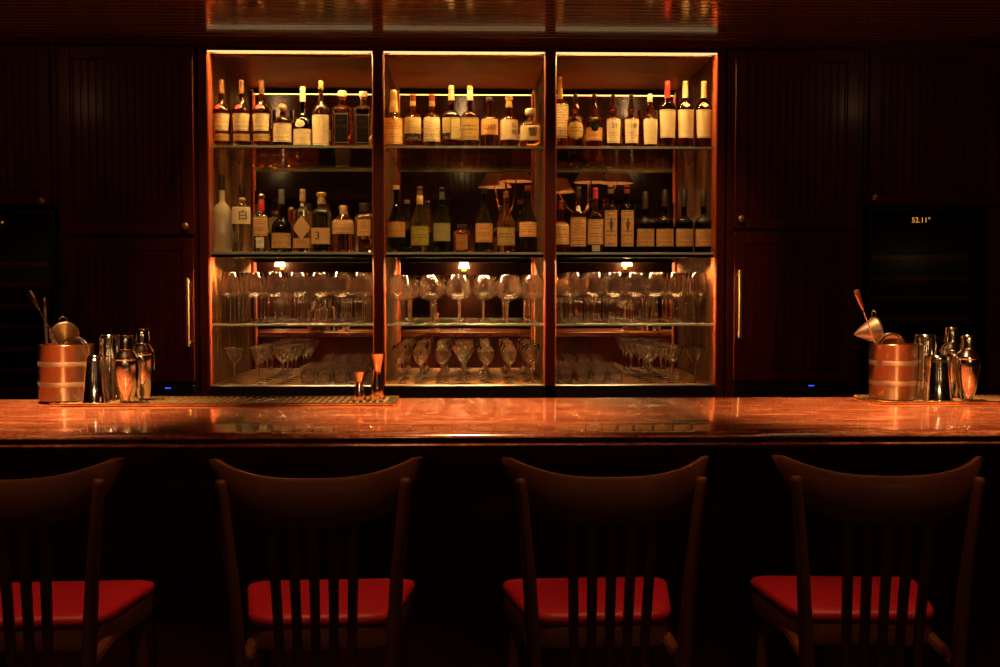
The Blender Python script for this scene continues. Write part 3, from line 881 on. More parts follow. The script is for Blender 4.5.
def label_patch(prof, R, H, z0, z1, a0, a1, shape='rect', off=.0011):
    """paper following the glass between heights z0..z1 (fractions) and angles a0..a1"""
    nu, nv = 14, 8
    vs, uvs, fs = [], [], []
    for j in range(nv + 1):
        v = j / nv
        for i in range(nu + 1):
            u = i / nu
            uu, vv = u, v
            if shape == 'oval':
                wdt = math.sqrt(max(0.0, 1 - (2 * v - 1) ** 2)); uu = .5 + (u - .5) * max(.02, wdt)
            elif shape == 'diamond':
                wdt = 1 - abs(2 * v - 1); uu = .5 + (u - .5) * max(.02, wdt)
            elif shape == 'trap':
                uu = .5 + (u - .5) * (.84 + .16 * v)
            z = z0 + (z1 - z0) * vv
            r, s = prof_r(prof, z)
            x, y = cross(a0 + (a1 - a0) * uu, r * R + off, s)
            vs.append((x, y, z * H)); uvs.append((uu, vv))
    for j in range(nv):
        for i in range(nu):
            q = j * (nu + 1) + i
            fs.append((q, q + 1, q + nu + 2, q + nu + 1))
    return vs, uvs, fs


def build_label(name, geo, mat, parent):
    vs, uvs, fs = geo
    me = bpy.data.meshes.new(name); me.from_pydata(vs, [], fs)
    uvl = me.uv_layers.new(name='UVMap')
    for lp in me.loops: uvl.data[lp.index].uv = uvs[lp.vertex_index]
    me.polygons.foreach_set('use_smooth', [True] * len(fs))
    me.materials.append(mat)
    o = bpy.data.objects.new(name, me); C.objects.link(o); o.parent = parent
    return o


CAPS = {
    'capsule': [(0, 1.12), (.03, 1.16), (.72, 1.05), (.74, 1.16), (.80, 1.16), (.82, 1.06), (.97, 1.06), (1, .9)],
    'plain': [(0, 1.12), (.03, 1.15), (.93, 1.10), (1, .95)],
    'flare': [(0, 1.75), (.03, 1.8), (.35, 1.45), (.68, 1.22), (.70, 1.3), (.96, 1.28), (1, 1.1)],
    'wideflare': [(0, 2.0), (.05, 2.05), (.3, 1.6), (.36, 1.35), (.40, 1.5), (.95, 1.25), (1, 1.05)],
    'ball': [(0, .7), (.1, 1.0), (.3, 1.3), (.55, 1.4), (.8, 1.15), (.95, .6), (1, .2)],
    'stopper': [(0, 1.0), (.30, 1.0), (.34, 1.35), (.9, 1.38), (1, 1.2)],
    'disc': [(0, 1.0), (.12, 1.4), (.25, 1.62), (.75, 1.65), (.92, 1.5), (1, 1.1)],
    'bell': [(0, 1.2), (.12, 1.3), (.55, 1.05), (.62, 1.05), (.70, 1.45), (.92, 1.5), (1, 1.2)],
    'cube': [(0, 1.5), (.05, 1.65), (.94, 1.65), (1, 1.5)],
}
YBOT = D + 0.125


def bottle(cx, top, w, shelf, prof, glass, labels, caps, label, group, base_y=None, Y=None, writing=(), extra=None):
    """labels: (kind, y0, y1, half angle or (a0, a1), shape, part name); y0 / y1 are heights read off the photograph"""
    Yb = Y or YBOT
    z0 = shelf_z[shelf]
    by = base_y or (146 if shelf == 0 else 252.3)
    H = (P(cx, top, Yb).z - P(cx, by, Yb).z)
    s = F / Yb
    R = w / 2 / s
    pf = PROF[prof] if isinstance(prof, str) else prof
    c = P(cx, by, Yb)
    t = thing('bottle', label, 'bottle', (c.x, Yb, z0 + .0004), 0, group)
    f = lambda y: (by - y) / (by - top)
    MB().lathe([(q[0] * H, q[1] * R, (q[2] if len(q) > 2 else 0)) for q in pf], 32).build('glass_body', G_[glass], t, angle=50)
    for lb in labels:
        k, y0, y1 = lb[0], lb[1], lb[2]
        a = lb[3] if len(lb) > 3 else 1.15
        sh = lb[4] if len(lb) > 4 else 'rect'
        nm = lb[5] if len(lb) > 5 else 'paper_label'
        off = lb[6] if len(lb) > 6 else .0011
        a0, a1 = (a if isinstance(a, tuple) else (-a, a))
        build_label(nm, label_patch(pf, R, H, f(y1), f(y0), a0, a1, sh, off), L_[k], t)
    for cp in caps:
        k, y0, y1, kind = cp[0], cp[1], cp[2], cp[3]
        nm = cp[4] if len(cp) > 4 else 'cap'
        za, zb_ = f(y1) * H, f(y0) * H
        nr = prof_r(pf, min(.97, (f(y1) + .02)))[0] * R if len(cp) < 6 else cp[5] * R
        MB().lathe([(za + (zb_ - za) * q[0], q[1] * nr) for q in CAPS[kind]], 24).build(nm, K_[k], t)
    for (txt, px, py, size, mat, vertical) in writing:
        r, sq = prof_r(pf, f(py)); xo = (px - cx) / s
        hw_ = size / s * .5 * (len(txt) if not vertical else 1)
        def on_glass(xx):
            best = min((abs(cross(t_ * .01, r * R, sq)[0] - xx), t_) for t_ in range(-140, 141))
            return Vector(cross(best[1] * .01, r * R, sq))
        pa, pb_ = on_glass(xo - hw_), on_glass(xo + hw_); pm = on_glass(xo)
        smp = [on_glass(xo + hw_ * k_ / 5) for k_ in range(-5, 6)]
        ang = math.atan2(pb_.y - pa.y, pb_.x - pa.x)
        nrm = Vector((math.sin(ang), -math.cos(ang)))
        out_ = max((q_ - pm).dot(nrm) for q_ in smp) + .0020
        pm = pm + nrm * out_
        mtx = Matrix.Translation((pm.x, pm.y, f(py) * H)) @ Matrix.Rotation(ang, 4, 'Z') @ STAND
        if vertical: mtx = mtx @ Matrix.Rotation(PI / 2, 4, 'Z')
        text_mesh(txt, size / s, K_[mat], 'lettering', t, mtx)
    if extra: extra(t, H, R, pf, f)
    return t


g1, g2, g3 = 'spirit bottles on the top shelf, left bay', 'spirit bottles on the top shelf, middle bay', 'spirit bottles on the top shelf, right bay'
h1, h2, h3 = 'spirit bottles on the second shelf, left bay', 'spirit bottles on the second shelf, middle bay', 'spirit bottles on the second shelf, right bay'
SEAL = lambda y0, y1, a: ('red', y0, y1, a, 'oval', 'wax_seal')
# --- top shelf, left bay
for cx, tl in ((222, 'cognac bottle with two gold labels and red seal, against the left wall of top shelf'),
               (242, 'cognac bottle with two gold labels, second of the three alike on top shelf'),
               (262, 'cognac bottle with two gold labels, third of the three alike, left of the ball-stoppered bottle')):
    bottle(cx, 78.5, 18.5, 0, 'cognac', 'amber', [('cream', 113, 130, 1.15, 'trap', 'paper_label'), ('gold', 133, 140, 1.2, 'rect', 'lower_label'), SEAL(103.5, 108.5, (-.75, .15))],
           [('brown', 78.5, 92, 'capsule')], tl, g1)
bottle(283, 101.5, 19, 0, 'squat', 'amber', [('cream', 122.5, 141, 1.2)], [('wood', 101.5, 110, 'ball', 'ball_stopper')], 'short round bottle with ball stopper and cream label, top shelf left bay', g1)
bottle(303, 85, 18.6, 0, [(0, .9), (.015, 1), (.36, 1), (.44, .93), (.50, .66), (.54, .38), (.60, .27), (.985, .25)], 'black', [('cream2', 128, 144, 1.2), ('white', 119, 127, (-.75, .35), 'oval', 'oval_crest')],
       [('cream', 85, 100, 'plain', 'capsule')], 'dark bottle with pale capsule and oval white crest, top shelf left bay', g1)
bottle(321.3, 79, 18.5, 0, [(0, .95), (.012, 1), (.46, 1), (.53, .95), (.60, .76), (.65, .5), (.69, .32), (.74, .26), (.985, .25)], 'pale',
       [('ivory', 114, 144, 1.05), ('cream2', 128, 140, (1.12, 1.5), 'rect', 'side_label')], [('gold', 79, 87, 'plain')], 'tallest pale bottle with long clear neck and big cream label, top shelf left bay', g1)
bottle(342.5, 89, 19.5, 0, 'square', 'red_amber', [('black', 112, 143, .62)], [('pink', 89, 98, 'stopper')], 'square red-amber bottle with black upright label, top shelf left bay', g1)
bottle(363.5, 89.5, 18.5, 0, 'square', 'pale', [('black', 113, 143, .62)], [('pink', 89.5, 97.5, 'stopper')], 'square pale bottle with black upright label beside the divider, top shelf', g1)
# --- top shelf, middle bay
bottle(394, 88, 18.5, 0, [(0, .9), (.015, 1), (.46, 1), (.50, .95), (.54, .74), (.57, .50), (.60, .42), (.985, .26)], 'amber', [('orange_pair', 117, 143, 1.35)], [('gold', 88, 110.5, 'flare', 'capsule', .30)],
       'bottle with flared gold capsule and orange two-panel label, first in middle bay', g2)
bottle(413, 92, 17.5, 0, 'whisky', 'amber', [('sketch', 116, 139, 1.2)], [('darkred', 92, 99, 'plain'), ('gold', 99, 104, 'plain', 'neck_ring')], 'whisky bottle with a dark sketch on its label, middle bay top shelf', g2)
bottle(432, 92, 17.5, 0, 'whisky', 'amber', [('cream', 116, 140, 1.2)], [('darkred', 92, 99, 'plain'), ('gold', 99, 104, 'plain', 'neck_ring')], 'whisky bottle with plain cream label and gold neck ring, middle bay top shelf', g2)
bottle(451.5, 83.5, 18, 0, 'whisky_low', 'dark_amber', [('pale_gold', 116, 138, (-.05, 1.3)), ('sketch', 116, 138, (-1.3, -.1), 'rect', 'side_label')], [('cream', 83.5, 98, 'capsule', 'capsule')], 'tall-capped whisky bottle with split pale gold and dark label, middle bay', g2)
bottle(470, 83.5, 18, 0, 'whisky_low', 'dark_amber', [('gold', 116, 138.5, 1.3)], [('cream', 83.5, 98, 'capsule', 'capsule')], 'tall-capped whisky bottle with full shining gold label, middle bay', g2)
bottle(489.5, 95, 17.5, 0, 'whisky', 'dark_amber', [('kanji_orange', 117.5, 133, 1.25)], [('dark', 95, 101, 'stopper')], 'dark whisky bottle with short orange label, middle bay top shelf', g2,
       writing=(('\u5c71\u5d0e', 489.5, 126, 6.5, 'ink', False),))
bottle(509, 94, 18, 0, 'whisky', 'dark_amber', [('kanji', 118, 138, 1.25)], [('gold', 94, 105, 'bell', 'capsule')], 'whisky bottle with gold bell capsule and brushed black characters, middle bay', g2,
       writing=(('\u5c71', 513.5, 124, 6, 'ink', False), ('\u5d0e', 513.5, 131, 6, 'ink', False)))
bottle(530, 106, 20, 0, 'decanter', 'amber', [('kanji', 124, 139, .95)], [('pink', 106, 113, 'disc', 'glass_stopper')], 'low decanter bottle with round stopper at right end of middle bay', g2,
       writing=(('\u97ff', 532, 131, 9.5, 'ink', False),))
# --- top shelf, right bay
bottle(560, 73, 17, 0, 'tall', 'amber', [('cream', 101, 135, 1.2)], [('yellow', 73, 95, 'plain', 'capsule')], 'tall bottle with long yellow capsule, half behind the divider, top shelf', g3, Y=YBOT + .05)
bottle(575.3, 91, 16.5, 0, 'bulb', 'dark_amber', [('gold', 119, 138, 1.15, 'oval')], [('dark', 91, 95.5, 'plain')], 'bulb-necked bottle with oval gold label, top shelf right bay', g3)
bottle(594, 91, 16.5, 0, 'bulb', 'red_amber', [('orange', 125.5, 138.5, 1.25), ('black', 119, 130, .5, 'oval', 'crest', .0018)], [('dark', 91, 95.5, 'plain')], 'bulb-necked bottle with bright orange label and black crest, right bay', g3)
bottle(612.8, 91, 16.5, 0, 'bulb', 'amber', [('cream2', 117, 141, 1.0, 'trap')], [('dark', 91, 95.5, 'plain')], 'bulb-necked bottle with long cream label numbered 21, right bay', g3, writing=(('21', 613.5, 124, 6, 'ink', False),))
bottle(631, 91, 16.5, 0, 'bulb', 'amber', [('cream2', 117, 141, 1.0, 'trap')], [('dark', 91, 95.5, 'plain')], 'bulb-necked bottle with long cream label numbered 18, right bay', g3, writing=(('18', 632, 124, 6, 'ink', False),))
bottle(649.7, 91, 16.5, 0, 'bulb', 'red_amber', [('ivory', 117, 142, 1.0, 'trap')], [('cream', 91, 99, 'plain', 'capsule')], 'bulb-necked reddish bottle with cream capsule, left of the red-capped bottle', g3)
TAG = ('cream2', 100.5, 105.5, (-.5, .5), 'diamond', 'neck_tag')
for cx, cap, tl in ((667, 'red', 'tall bottle with red wax capsule and large cream label, top shelf right bay'),
                    (685, 'cream', 'tall dark bottle with cream cap and neck tag, right of the red-capped one'),
                    (703.3, 'cream', 'tall dark bottle with cream cap and neck tag, last on the top shelf')):
    bottle(cx, 78, 16.8, 0, std(.56, .72, .31, taper=.95), 'dark_amber', [('ivory', 107.5, 135.5, 1.25, 'trap')] + ([TAG] if cap == 'cream' else []),
           [(cap, 78, 95, 'capsule', 'capsule')], tl, g3)
# --- second shelf, left bay
bottle(222.5, 174, 19, 1, [(0, .95), (.012, 1), (.48, 1), (.54, .94), (.60, .68), (.63, .42), (.66, .32), (.985, .29)], 'frost', [('silver', 222, 233, 1.3, 'rect', 'printed_band')], [('dark', 174, 190, 'capsule', 'capsule')],
       'frosted bottle with dark capsule at left end of the second shelf', h1)
bottle(242.5, 185, 18, 1, flat_shoulder(.66, .70, .30, .35), 'clear', [('plain_cream', 207, 224, 1.1)], [('dark', 185, 197, 'capsule'), ('wood', 196.5, 202, 'ball', 'wooden_collar')], 'clear bottle with pale label and one brushed black character, second shelf', h1,
       writing=(('\u767d', 245, 216, 10.5, 'ink', False),))
bottle(261.5, 193, 14.5, 1, std(.56, .66, .40, sq=.3), 'clear', [('tan', 217, 236, 1.0), ('white', 237, 248, .5, 'rect', 'lower_label')], [('red', 199, 211, 'plain', 'capsule'), ('steel', 193, 199.5, 'ball')], 'slim clear bottle with red neck capsule and metal cap, second shelf', h1)
bottle(282, 189, 20, 1, [(0, .9), (.015, 1), (.36, 1), (.44, .95), (.50, .70), (.54, .44), (.60, .32), (.985, .27)], 'black', [('tan', 233, 248, 1.2)], [('grey', 189, 204, 'capsule', 'capsule')], 'dark round bottle with grey capsule and low tan label, second shelf', h1)
bottle(303, 189, 18.5, 1, std(.58, .70, .30, sq=.25), 'clear', [('plain_tan', 216, 240, .95, 'diamond'), ('tan2', 238, 248, 1.0, 'rect', 'lower_label', .0006)], [('wood', 189, 201, 'plain')], 'clear bottle with diamond-shaped copper label, second shelf left bay', h1)
bottle(321.8, 192, 19, 1, flat_shoulder(.66, .74, .36, .55), 'bottle_green', [('plain_tan', 228, 244, .9)], [('gold', 192, 204, 'bell', 'capsule')], 'green-tinted bottle with large 3 on a tan label, second shelf', h1,
       writing=(('3', 319, 236, 11, 'ink', False),))


def cork_ring(t, H, R, pf, f):
    o = MB().tube([(R * .42 + .010 * math.cos(a) * .5, 0, f(209) * H + .012 * math.sin(a)) for a in [2 * PI * j / 16 for j in range(17)]], .0016, 6)
    o.build('finger_ring', G_['clear'], t)


bottle(343.5, 205, 23, 1, 'flagon', 'gold', [('tan', 220, 234, 1.2)], [('cork', 205, 214, 'plain', 'stopper')], 'wide flagon bottle with finger ring at the neck, second shelf left bay', h1, extra=cork_ring)
bottle(365, 203, 18.5, 1, 'square_low', 'pale', [('tan2', 219, 236, .62)], [('dark', 203, 212, 'cube')], 'square bottle with black cube cap beside the divider, second shelf', h1)
# --- second shelf, middle bay
bottle(396.5, 185, 18.5, 1, 'cone', 'green', [('brown', 222, 237, 1.2)], [('pink', 185, 189, 'plain')], 'dark sloping bottle with brown label at left end of middle bay', h2)
bottle(420, 186, 18.5, 1, 'cone2', 'bottle_green', [('olive', 226, 245, 1.2)], [('brown', 186, 195, 'capsule'), ('wood', 195, 204, 'plain', 'neck_band')], 'sloping bottle with olive green label, second shelf middle bay', h2)
bottle(442, 187, 17.5, 1, 'cone2', 'green', [('greyolive', 223, 241, 1.2)], [('grey', 187, 199, 'capsule', 'capsule')], 'sloping dark bottle with grey-green label, left of the small flask', h2)
bottle(462, 224, 16, 1, [(0, .93, .8), (.03, 1, .8), (.70, 1, .8), (.76, .9, .6), (.82, .45, 0), (.985, .38, 0)], 'amber', [('brown', 234, 249, .62)], [('dark', 224, 229, 'stopper')], 'small square flask between two dark bottles, second shelf middle bay', h2)
bottle(484, 187, 17.5, 1, 'cone', 'green', [('orange', 223, 242, 1.2)], [('dark', 187, 193, 'plain')], 'sloping dark bottle with tall orange label, right of the small flask', h2)
bottle(506, 191, 18.5, 1, 'cone2', 'gold', [('gold', 227, 245, 1.2)], [('brown', 191, 197, 'capsule')], 'golden sloping bottle with gold label, second shelf middle bay', h2)
bottle(528, 185, 19, 1, 'cone', 'green', [('orange', 222, 236.5, 1.15)], [('darkred', 185, 190, 'plain')], 'dark sloping bottle with small orange label at right end of middle bay', h2)
# --- second shelf, right bay
bottle(561, 200, 17, 1, 'whisky_low', 'dark_amber', [('tan', 221, 244, 1.2)], [('darkred', 200, 209, 'plain')], 'short red-capped bottle half behind the divider, second shelf right bay', h3)
bottle(578, 186, 16.5, 1, 'whisky', 'dark_amber', [('tan2', 217, 246, 1.2), ('white', 205, 211, .9, 'oval', 'neck_label')], [('dark', 186, 197, 'plain')], 'dark-capped bottle with white neck label, second shelf right bay', h3)
bottle(595.2, 187, 16.5, 1, 'whisky', 'dark_amber', [('tan', 219, 244, 1.2), ('silver', 245, 251, .5, 'rect', 'lower_label')], [('red', 187, 198, 'plain', 'capsule')], 'red-capped bottle with tan label, second shelf right bay', h3)
for cx, tl in ((610.3, 'slim bottle with tall narrow tan label, left one of the two alike'), (626.8, 'slim bottle with tall narrow tan label, right one of the two alike')):
    bottle(cx, 184, 14.5, 1, std(.62, .72, .34), 'black', [('tan', 210, 246, 1.0), ('ink', 216, 233, .26, 'diamond', 'printed_emblem', .0016)], [('darkred' if cx > 620 else 'brown', 184, 193, 'plain')], tl, h3,
           writing=(('\u99ac', cx, 219, 7, 'ink', False), ('\u58fa', cx, 227, 7, 'ink', False)) if False else ())
for cx, top, tl in ((645, 191, 'dark long-necked bottle with square tan label, right of the slim pair'),
                    (664.3, 189, 'dark long-necked bottle with tan label, second of four alike, second shelf'),
                    (683.8, 189, 'dark long-necked bottle with tan label, third of four alike, second shelf'),
                    (703.3, 189, 'dark long-necked bottle with tan label, at right end of the second shelf')):
    bottle(cx, top, 18.5, 1, 'mallet', 'black', [('tan2', 228.5, 246, 1.2)], [('dark', top, top + 17, 'plain', 'capsule')], tl, h3)

# ------------------------------------------------------------------ glassware
def shell(pts, th=.0011):
    """open bowl with wall thickness from an outside profile (z, r) listed upward"""
    ins = []
    for i, (z, r) in enumerate(pts):
        a = pts[max(0, i - 1)]; b = pts[min(len(pts) - 1, i + 1)]
        dz, dr = b[0] - a[0], b[1] - a[1]; l = math.hypot(dz, dr) or 1
        ins.append((z + th * dr / l, max(.0004, r - th * dz / l)))
    return pts + [(pts[-1][0] + th * .5, pts[-1][1] - th * .5)] + ins[::-1]


def stem_glass(name, H, bowl, stem_z, foot_r, cat='glass'):
    """a stemmed glass: root, bowl, stem and foot"""
    t = thing(name, '', cat)
    MB().lathe(shell([(z * H, r) for z, r in bowl]), 24, cap0=True, cap1=True).build('bowl', M_['crystal'], t, angle=60)
    zs = stem_z * H
    MB().lathe([(.0052, .0046), (.012, .0036), (zs * .5, .0030), (zs * .85, .0036), (zs + .002, .006)], 12).build('stem', M_['stemglass'], t, angle=60)
    MB().lathe([(0, foot_r * .97), (.0008, foot_r), (.0016, foot_r), (.0030, foot_r * .5), (.0055, .005)], 24).build('foot', M_['crystal'], t, angle=60)
    return t


def place(proto, px, Y, shelf, label, group, state={}):
    first = state.setdefault(proto.name, True)
    o = proto if first else copy_tree(proto)
    state[proto.name] = False
    o.location = (X(px, Y, 320), Y, shelf_z[shelf] + .0004)
    o.rotation_euler = (0, 0, random.uniform(0, 6))
    o['label'] = label; o['group'] = group
    return o


ORD = ['first', 'second', 'third', 'fourth', 'fifth', 'sixth', 'seventh', 'eighth', 'ninth', 'tenth']
ROW = ['front', 'second', 'third', 'fourth', 'fifth']
wine = stem_glass('wine_glass', .248, [(.50, .006), (.515, .018), (.54, .034), (.575, .0440), (.62, .0478), (.70, .0472), (.85, .0428), (1.0, .0395)], .50, .037)
balloon = stem_glass('balloon_glass', .236, [(.46, .006), (.475, .021), (.51, .042), (.57, .056), (.65, .062), (.74, .061), (.87, .054), (1.0, .047)], .46, .040)
coupe = stem_glass('coupe_glass', .178, [(.57, .005), (.60, .014), (.67, .026), (.77, .0365), (.88, .0445), (.96, .0495), (1.0, .0525)], .56, .034)
nora = stem_glass('nick_glass', .180, [(.50, .005), (.53, .014), (.60, .025), (.72, .033), (.86, .0355), (1.0, .0340)], .50, .033)
nora.name = 'tasting_glass'
martini = stem_glass('martini_glass', .172, [(.50, .004), (.55, .009), (.75, .030), (1.0, .055)], .50, .036)
tumb_mb = MB()
def flute(z, r, k):
    return [(x * q, y * q, z) for (x, y), q in ((cross(2 * PI * j / 60, r, 0), 1 - k * (.5 + .5 * math.cos(2 * PI * j / 60 * 15))) for j in range(60))]
tumb_mb.rings([flute(z, r, k) for z, r, k in ((0, .0295, 0), (.002, .032, .02), (.012, .0328, .07), (.045, .0345, .07), (.058, .0355, .02), (.062, .0356, 0), (.088, .0370, 0), (.0888, .0362, 0), (.0882, .0352, 0), (.060, .0332, 0), (.016, .0300, 0), (.011, .0260, 0), (.0105, .001, 0))], True, True)
tumb = tumb_mb.build('tumbler', M_['crystal'], None, angle=30)
tumb['category'] = 'glass'


def row_px(px, Y0, Y):       # the pixel at which a glass straight behind one at px shows
    return 472 + (px - 472) * Y0 / Y


Y0 = D + .085
for bay, pxs in (('left', (231, 254, 276, 298.5, 320.5, 342.5, 363)), ('right', (572.5, 593.5, 614, 635, 655.5, 676.5, 698))):
    for r in range(5):
        Yr = Y0 + .1005 * r
        for i, px in enumerate(pxs):
            place(wine, row_px(px, Y0, Yr) + random.uniform(-.3, .3), Yr, 2, f'{ORD[i]} wine glass from left, {ROW[r]} row, third shelf of the {bay} bay', f'wine glasses on the third shelf, {bay} bay')
for r in range(3):
    Yr = Y0 + .02 + .15 * r
    for i, px in enumerate((401, 431, 458.5, 484, 508, 532)):
        Yq = Yr + (.062 if i % 2 else 0)
        place(balloon, row_px(px, Y0 + .02, Yq) if r else px, Yq, 2, f'{ORD[i]} large balloon glass from left, {ROW[r]} row, third shelf of the middle bay', 'balloon glasses on the third shelf, middle bay')
for bay, pxs in (('left', (234, 258, 283)), ('right', (651, 674, 697))):
    for r in range(4):
        Yr = Y0 + .01 + .115 * r
        for i, px in enumerate(pxs):
            if r and i == 2 and bay == 'right': continue
            if r and i == 0 and bay == 'left': continue
            place(coupe, row_px(px, Y0, Yr) + random.uniform(-1, 1), Yr, 3, f'{ORD[i]} coupe glass from left, {ROW[r]} row, bottom of the {bay} bay', f'coupe glasses at the bottom of the {bay} bay')
for bay, pxs in (('left', (308, 324.5, 341, 357)), ('right', (566, 582.5, 599, 615.5))):
    for r in range(4):
        Yr = Y0 - .01 + .09 * r
        for i, px in enumerate(pxs):
            first = bay == 'left' and r == 0 and i == 0
            o = tumb if first else tumb.copy()
            if not first: C.objects.link(o)
            o.location = (X(row_px(px, Y0, Yr), Yr, 370), Yr, shelf_z[3] + .0004)
            tag(o, f'{ORD[i]} rocks tumbler from left, {ROW[r]} row, bottom of the {bay} bay', 'glass', f'tumblers at the bottom of the {bay} bay')
for r in range(4):
    Yr = Y0 + .01 + .12 * r
    for i, px in enumerate((399, 420, 442, 464, 487, 510, 533)):
        pr_ = martini if i == 3 else nora
        nm = 'V-shaped martini' if i == 3 else 'small tulip-shaped stemmed'
        place(pr_, row_px(px, Y0, Yr) + (random.uniform(-3, 3) if r else 0), Yr + random.uniform(-.012, .012), 3, f'{nm} glass, {ORD[i]} from left, {ROW[r]} row, bottom of the middle bay', 'cocktail glasses at the bottom of the middle bay')

# ------------------------------------------------------------------ bar stools
def make_stool():
    t = thing('bar_stool', '', 'bar stool')
    zs = .804
    # seat pad: rounded trapezoid, wide towards the counter
    poly = [(-.180, .165, .028), (.180, .165, .028), (.134, -.104, .062), (-.134, -.104, .062)]
    base = []
    for i_ in range(4):
        p0, p1, p2 = Vector(poly[i_ - 1][:2]), Vector(poly[i_][:2]), Vector(poly[(i_ + 1) % 4][:2]); r_ = poly[i_][2]
        a_, b_ = (p0 - p1).normalized(), (p2 - p1).normalized()
        half = math.acos(max(-1, min(1, a_.dot(b_)))) / 2
        d_ = r_ / math.tan(half); cen = p1 + (a_ + b_).normalized() * (r_ / math.sin(half))
        s_, e_ = p1 + a_ * d_ - cen, p1 + b_ * d_ - cen
        an = math.atan2(s_.y, s_.x); dl = (math.atan2(e_.y, e_.x) - an + PI) % (2 * PI) - PI
        for q_ in range(9):
            t_ = an + dl * q_ / 8
            base.append((cen.x + r_ * math.cos(t_), cen.y + r_ * math.sin(t_)))
    def seat_pts(k): return [(x * k, .02 + (y - .02) * k) for x, y in base]
    rs = [[(x, y, zs + h) for x, y in seat_pts(k)] for k, h in ((.985, -.021), (1.0, -.015), (1.0, -.009), (.98, -.003), (.92, .001), (.7, .004), (.35, .006), (.05, .0065))]
    MB().rings(rs, True, True).build('seat', M_['leather'], t, angle=70)
    rs = [[(x, y, zs + h) for x, y in seat_pts(k)] for k, h in ((.90, -.070), (.97, -.066), (.985, -.026), (.97, -.0212))]
    MB().rings(rs, True, True).build('seat_frame', M_['chair_x'], t, angle=40)
    # rear posts run from the floor up past the crest rail
    def post(s):
        pts = [(s * .152, -.225, 0), (s * .140, -.205, .35), (s * .134, -.198, .62), (s * .137, -.198, .75), (s * .146, -.203, .90), (s * .1605, -.211, 1.055), (s * .1625, -.212, 1.073), (s * .163, -.2122, 1.079), (s * .1632, -.2123, 1.0815)]
        return MB().tube(pts, [.011, .0130, .0138, .0138, .0122, .0106, .0104, .0098, .0075], 14)
    for s in (-1, 1): post(s).build('rear_leg', M_['chair'], t)
    for s in (-1, 1):
        MB().tube([(s * .175, .155, 0), (s * .158, .138, .4), (s * .140, .120, zs - .066)], [.013, .0165, .018], 14).build('front_leg', M_['chair'], t)
    # crest rail: bent board, tips swept up and forward
    n = 30; sec = []
    for i in range(n + 1):
        u = -1 + 2 * i / n; x = u * .190; au = abs(u)
        y = -.232 + .085 * au ** 3.6
        top = 1.086 + .030 * au ** 2.4
        ht = .086 * (1 - .72 * ((au - .74) / .26) ** 1.5) if au > .74 else .086
        bot = top - ht + (.012 * au ** 2)
        if au > .985: top -= .006; 
        # board is 14 mm thick, normal to the curve
        dy = (1 if u > 0 else -1) * 3.6 * .085 * au ** 2.6 / .190
        l = math.hypot(1, dy); nx, ny = -dy / l, 1 / l
        h = .0075 * (1 - .35 * max(0, au - .85) / .15)
        ring = []
        for zz, kk in ((bot, .6), (bot + .006, 1), (top - .006, 1), (top, .6)):
            ring.append((x - nx * h * kk, y - ny * h * kk, zz))
        for zz, kk in ((top, .6), (top - .006, 1), (bot + .006, 1), (bot, .6)):
            ring.append((x + nx * h * kk, y + ny * h * kk, zz))
        sec.append(ring)
    MB().rings(sec, True, True).build('crest_rail', M_['chair_x'], t, angle=50)
    # five flat spindles
    for k in (-2, -1, 0, 1, 2):
        xt, xb = k * .0365, k * .0325
        yt = -.232 + .085 * abs(xt / .190) ** 3.6
        pts = [(xb, -.192, zs - .112), (xb, -.196, zs - .02), (xb + (xt - xb) * .3, -.206, zs + .06), (xb + (xt - xb) * .7, -.222, zs + .15), (xt, yt, 1.03)]
        rs = []
        for (x, y, z), hw in zip(pts, (.0075, .0082, .0088, .0088, .0080)):
            rs.append([(x - hw, y - .004, z), (x - hw * .6, y - .0062, z), (x + hw * .6, y - .0062, z), (x + hw, y - .004, z), (x + hw, y + .004, z), (x + hw * .6, y + .0062, z), (x - hw * .6, y + .0062, z), (x - hw, y + .004, z)])
        MB().rings(rs, True, True).build('spindle', M_['chair'], t, angle=50)
    # low back rail that holds the spindles, and side rails under the seat
    MB().box(-.130, .130, -.203, -.182, zs - .130, zs - .098, .004).build('back_rail', M_['chair_x'], t)
    for s in (-1, 1):
        MB().tube([(s * .134, -.198, zs - .068), (s * .132, -.05, zs - .060), (s * .140, .10, zs - .066)], .012, 8).build('side_rail', M_['chair'], t)
    # stretchers
    for a, b in (((-.158, .139, .30), (.158, .139, .30)), ((-.139, -.204, .38), (.139, -.204, .38)), ((-.139, -.205, .34), (-.158, .139, .34)), ((.139, -.205, .34), (.158, .139, .34))):
        MB().tube([a, b], .0105, 10).build('stretcher', M_['chair'], t)
    return t


st0 = make_stool()
YST = 2.16
for i, (pc, tx, rz) in enumerate(((4, 'dark wooden stool with red seat, cut off by the left picture edge', 0.05), (313.7, 'dark wooden stool with red seat, in front of the jiggers', 0.04),
                                  (611.5, 'dark wooden stool with red seat, third from left, below the right shelf bay', 0.03), (887.5, 'dark wooden stool with red seat, rightmost, in front of the right canister', -0.06))):
    o = st0 if i == 0 else copy_tree(st0)
    yb = YST - .212
    o.location = (X(pc, yb, 480) - math.sin(rz) * -.212 * -1, YST, 0)
    o.rotation_euler = (0, 0, rz)
    o['label'] = tx; o['group'] = 'spindle-back bar stools along the counter'

# ------------------------------------------------------------------ lamps of the room, seen in the mirrors
def mirrored(px, py, Yreal):
    V = 2 * YM - Yreal
    p = P(px, py, V)
    return Vector((p.x, Yreal, p.z))


